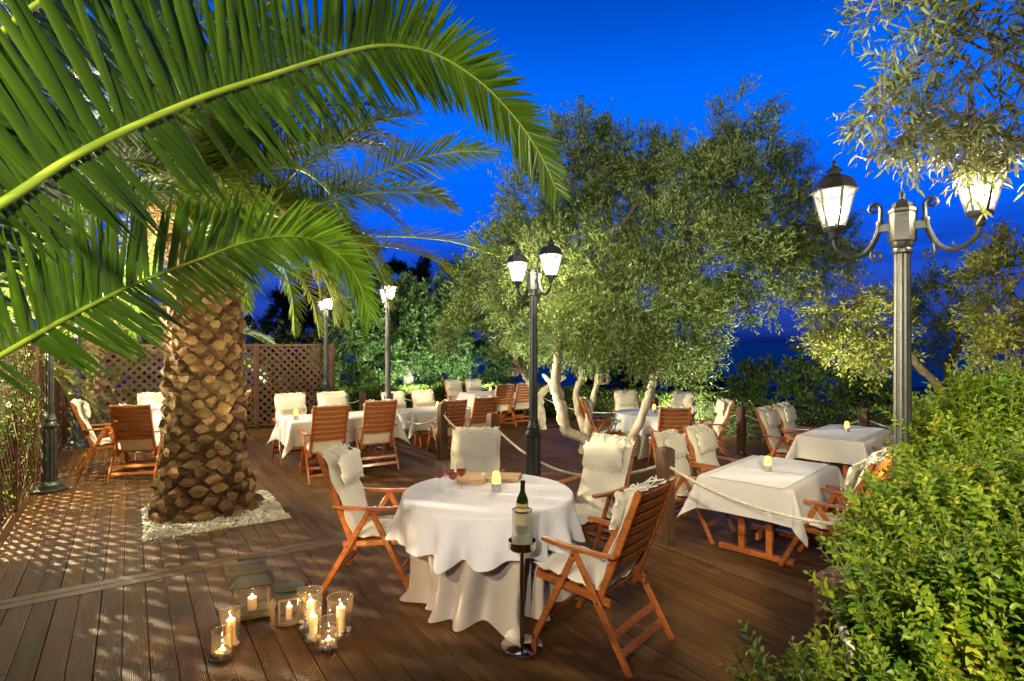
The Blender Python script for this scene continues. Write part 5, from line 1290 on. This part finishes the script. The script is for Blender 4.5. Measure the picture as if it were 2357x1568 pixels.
mb=MB(); mb.lathe([(.001,.036),(.030,.036),(.030,.112),(.026,.116),(.001,.108)],n=24); cd=build('pillar_candle',mb,M_wax,t,smooth=True,angle=50); flame(cd,0,0,.114,1.1)
def barrel_lantern(name,label,loc,rz,group,hang=0,lit=True):
    t=thing(name,label,'lantern',loc,rz,group)
    # barrel body: two bulging wooden side walls with framed windows front and back
    W_,D_,H_=.105,.075,.19
    mb=MB(); ns=9
    for s in (1,-1):
        vs=[]
        for k in range(ns):
            z=.012+(H_-.024)*k/(ns-1); b=W_+.022*math.sin(math.pi*k/(ns-1))
            for q in (-1,-.5,0,.5,1): vs.append((s*(b-.018*q*q),q*D_,z))
        vs+=[(x-s*.012,y,z) for x,y,z in vs]; m_=ns*5
        fs=[(j*5+i,j*5+i+1,(j+1)*5+i+1,(j+1)*5+i) for j in range(ns-1) for i in range(4)]
        fs+=[(m_+a,m_+d,m_+c,m_+b) for a,b,c,d in fs]
        fs+=[(j*5,(j+1)*5,m_+(j+1)*5,m_+j*5) for j in range(ns-1)]+[(j*5+4,m_+j*5+4,m_+(j+1)*5+4,(j+1)*5+4) for j in range(ns-1)]
        mb.add(vs,fs)
    build('side_walls',mb,M_aged,t)
    mb=MB(); mb.lathe([(.001,0),(.1,0),(.11,.008),(.1,.016),(.001,.016)],n=20); mb.v=[(x*1.05,y*.78,z) for x,y,z in mb.v]
    b_=MB(); b_.lathe([(.001,H_-.004),(.108,H_-.004),(.112,H_+.004),(.10,H_+.014),(.085,H_+.020),(.001,H_+.022)],n=20); b_.v=[(x*1.05,y*.78,z) for x,y,z in b_.v]
    build('base',mb,M_aged,t,smooth=True,angle=30); build('shoulder',b_,M_zinc,t,smooth=True,angle=30)
    for sy in (-1,1):
        mb=MB()
        for sx in (-1,1): mb.box((sx*.062,sy*(D_-.002),H_/2+.003),(.014,.016,H_-.026))
        mb.box((0,sy*(D_-.002),.024),(.124,.016,.014)); mb.box((0,sy*(D_-.002),H_-.014),(.124,.016,.014))
        build('window_frame',mb,M_aged,t,bevel=.002)
    for sy in (-1,1):
        mb=MB(); mb.add([(-.056,sy*(D_-.002),.03),(.056,sy*(D_-.002),.03),(.056,sy*(D_-.002),H_-.02),(-.056,sy*(D_-.002),H_-.02)],[(0,1,2,3)]); build('pane',mb,M_glass,t)
    mb=MB(); mb.lathe([(.05,H_+.02),(.05,H_+.04)],n=16); mb.lathe([(.001,H_+.04),(.098,H_+.038),(.102,H_+.044),(.06,H_+.058),(.001,H_+.066)],n=20); mb.v=[(x*1.0,y*.7,z) for x,y,z in mb.v]; build('lid',mb,M_zinc,t,smooth=True,angle=30)
    mb=MB(); z=H_+.05; mb.tube([(-.055,0,z),(-.062,0,z+.06),(-.03,0,z+.09),(.03,0,z+.09),(.062,0,z+.06),(.055,0,z)],.002,n=5); build('handle',mb,M_zinc,t)
    if hang:
        mb=MB(); mb.tube([(0,0,z+.088),(0.01,0,z+.2),(0,0,z+hang)],.004,n=5); build('cord',mb,M_rope,t)
    mb=MB(); mb.lathe([(.001,.016),(.021,.016),(.021,.10),(.018,.103),(.001,.098)],n=20); cd=build('pillar_candle',mb,M_wax if lit else M_canvas2,t,smooth=True,angle=50)
    if lit: flame(cd,0,0,.104,.95)
    return t
barrel_lantern('candle_lantern','low barrel shaped aged lantern with a round zinc lid, right one of the pair',(-1.50,3.83,0),R(22),'aged candle lanterns on the deck')
p=at(1385,884,9.6); barrel_lantern('hanging_lantern','small barrel lantern hanging from the olive, right of the S shaped stems',p,R(15),'lanterns hung in the olive trees',hang=.55,lit=False)
p=at(1181,866,12.6); barrel_lantern('hanging_lantern','small barrel lantern hanging left of the middle lamp post',p,R(-10),'lanterns hung in the olive trees',hang=.5,lit=False)

# ------------------------------------------------------------------ privet bush in the right foreground
random.seed(5)
def privet(label,loc,regions,nsh,nl=20,ll=.050):
    t=thing('privet_bush',label,'bush',loc); o=np.array(loc)
    B=[];D=[];Lg=[]
    for (c,r,wt) in regions:
        n=int(nsh*wt); d=rnd_unit(n); d[:,2]=np.abs(d[:,2])*1.1-.25; d/=np.linalg.norm(d,axis=1,keepdims=True)
        rad=rng.uniform(.35,1.0,(n,1))**.5; p=np.array(c)+d*rad*np.array(r)
        dr=d*.75+np.array([0,0,.75])+rng.normal(0,.28,(n,3)); dr/=np.linalg.norm(dr,axis=1,keepdims=True)
        B.append(p-o); D.append(dr); Lg.append(rng.uniform(.16,.34,n))
    B=np.concatenate(B);D=np.concatenate(D);Lg=np.concatenate(Lg)
    T_=len(B); tt=(np.arange(nl)//2+.6)/(nl/2); P=B[:,None,:]+D[:,None,:]*(Lg[:,None]*tt[None,:])[:,:,None]
    side=np.cross(D,rnd_unit(T_)); side/=np.linalg.norm(side,axis=1,keepdims=True); s2=np.cross(D,side)
    j=np.arange(nl); ang=(j//2)*1.57+(j%2)*math.pi; ang=ang[None,:]+rng.normal(0,.25,(T_,nl))
    rad=side[:,None,:]*np.cos(ang)[:,:,None]+s2[:,None,:]*np.sin(ang)[:,:,None]
    LD=rad+D[:,None,:]*.75+rng.normal(0,.12,P.shape); NN=D[:,None,:]-rad*.5+rng.normal(0,.15,P.shape)
    size=(1.08-.62*np.clip((tt-.55)/.45,0,1)**1.5)[None,:]*rng.uniform(.75,1.2,(T_,nl))*ll*rng.choice([.85,1,1.15],(T_,1))
    leaf_cloud(P.reshape(-1,3),LD.reshape(-1,3),NN.reshape(-1,3),size.ravel(),size.ravel()*.50,'foliage',M_bush,t,fold=True)
    mb=MB()
    for i in range(0,T_):
        a=Vector(B[i]); b=a+Vector(D[i])*Lg[i]; mb.tube([a-Vector(D[i])*.22,a,b],[.004,.0028,.001],n=4,caps=False)
    build('stems',mb,M_twig,t)
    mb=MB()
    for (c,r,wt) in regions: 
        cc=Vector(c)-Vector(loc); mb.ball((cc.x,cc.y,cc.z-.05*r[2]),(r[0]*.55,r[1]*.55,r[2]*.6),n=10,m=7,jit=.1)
    build('shade_core',mb,M_core,t,smooth=True)  # dark solid balls, the bush's inner shade put into colour
    return t
privet('big yellow green privet bush filling the bottom right foreground',(2.1,2.3,0),
  [((2.15,2.65,.66),(.45,.45,.50),.9),((1.92,2.1,.50),(.34,.36,.48),.8),((2.55,2.35,.75),(.5,.5,.62),1.0),((2.75,3.0,.80),(.45,.45,.52),.8),((1.52,1.62,.30),(.27,.30,.38),.5),((2.0,2.6,.55),(.28,.3,.36),.5),((1.14,2.05,.38),(.2,.2,.2),.10),((1.3,1.9,.30),(.2,.2,.3),.25),((2.45,3.05,.78),(.3,.3,.36),.5),((1.62,2.2,.66),(.2,.2,.22),.25),((1.35,1.85,.25),(.22,.2,.3),.3),((2.75,3.3,1.15),(.34,.34,.40),.5),((2.1,1.6,.50),(.5,.40,.52),.8)],880)
privet('tall privet bush at the right edge behind the big one, rising towards the olive',(3.4,3.6,0),
  [((3.35,3.5,.88),(.48,.5,.55),.8),((3.9,3.9,.90),(.6,.6,.66),.9),((3.05,3.0,.80),(.40,.40,.45),.6),((4.4,4.6,.9),(.7,.7,.7),.6)],520,nl=18,ll=.055)
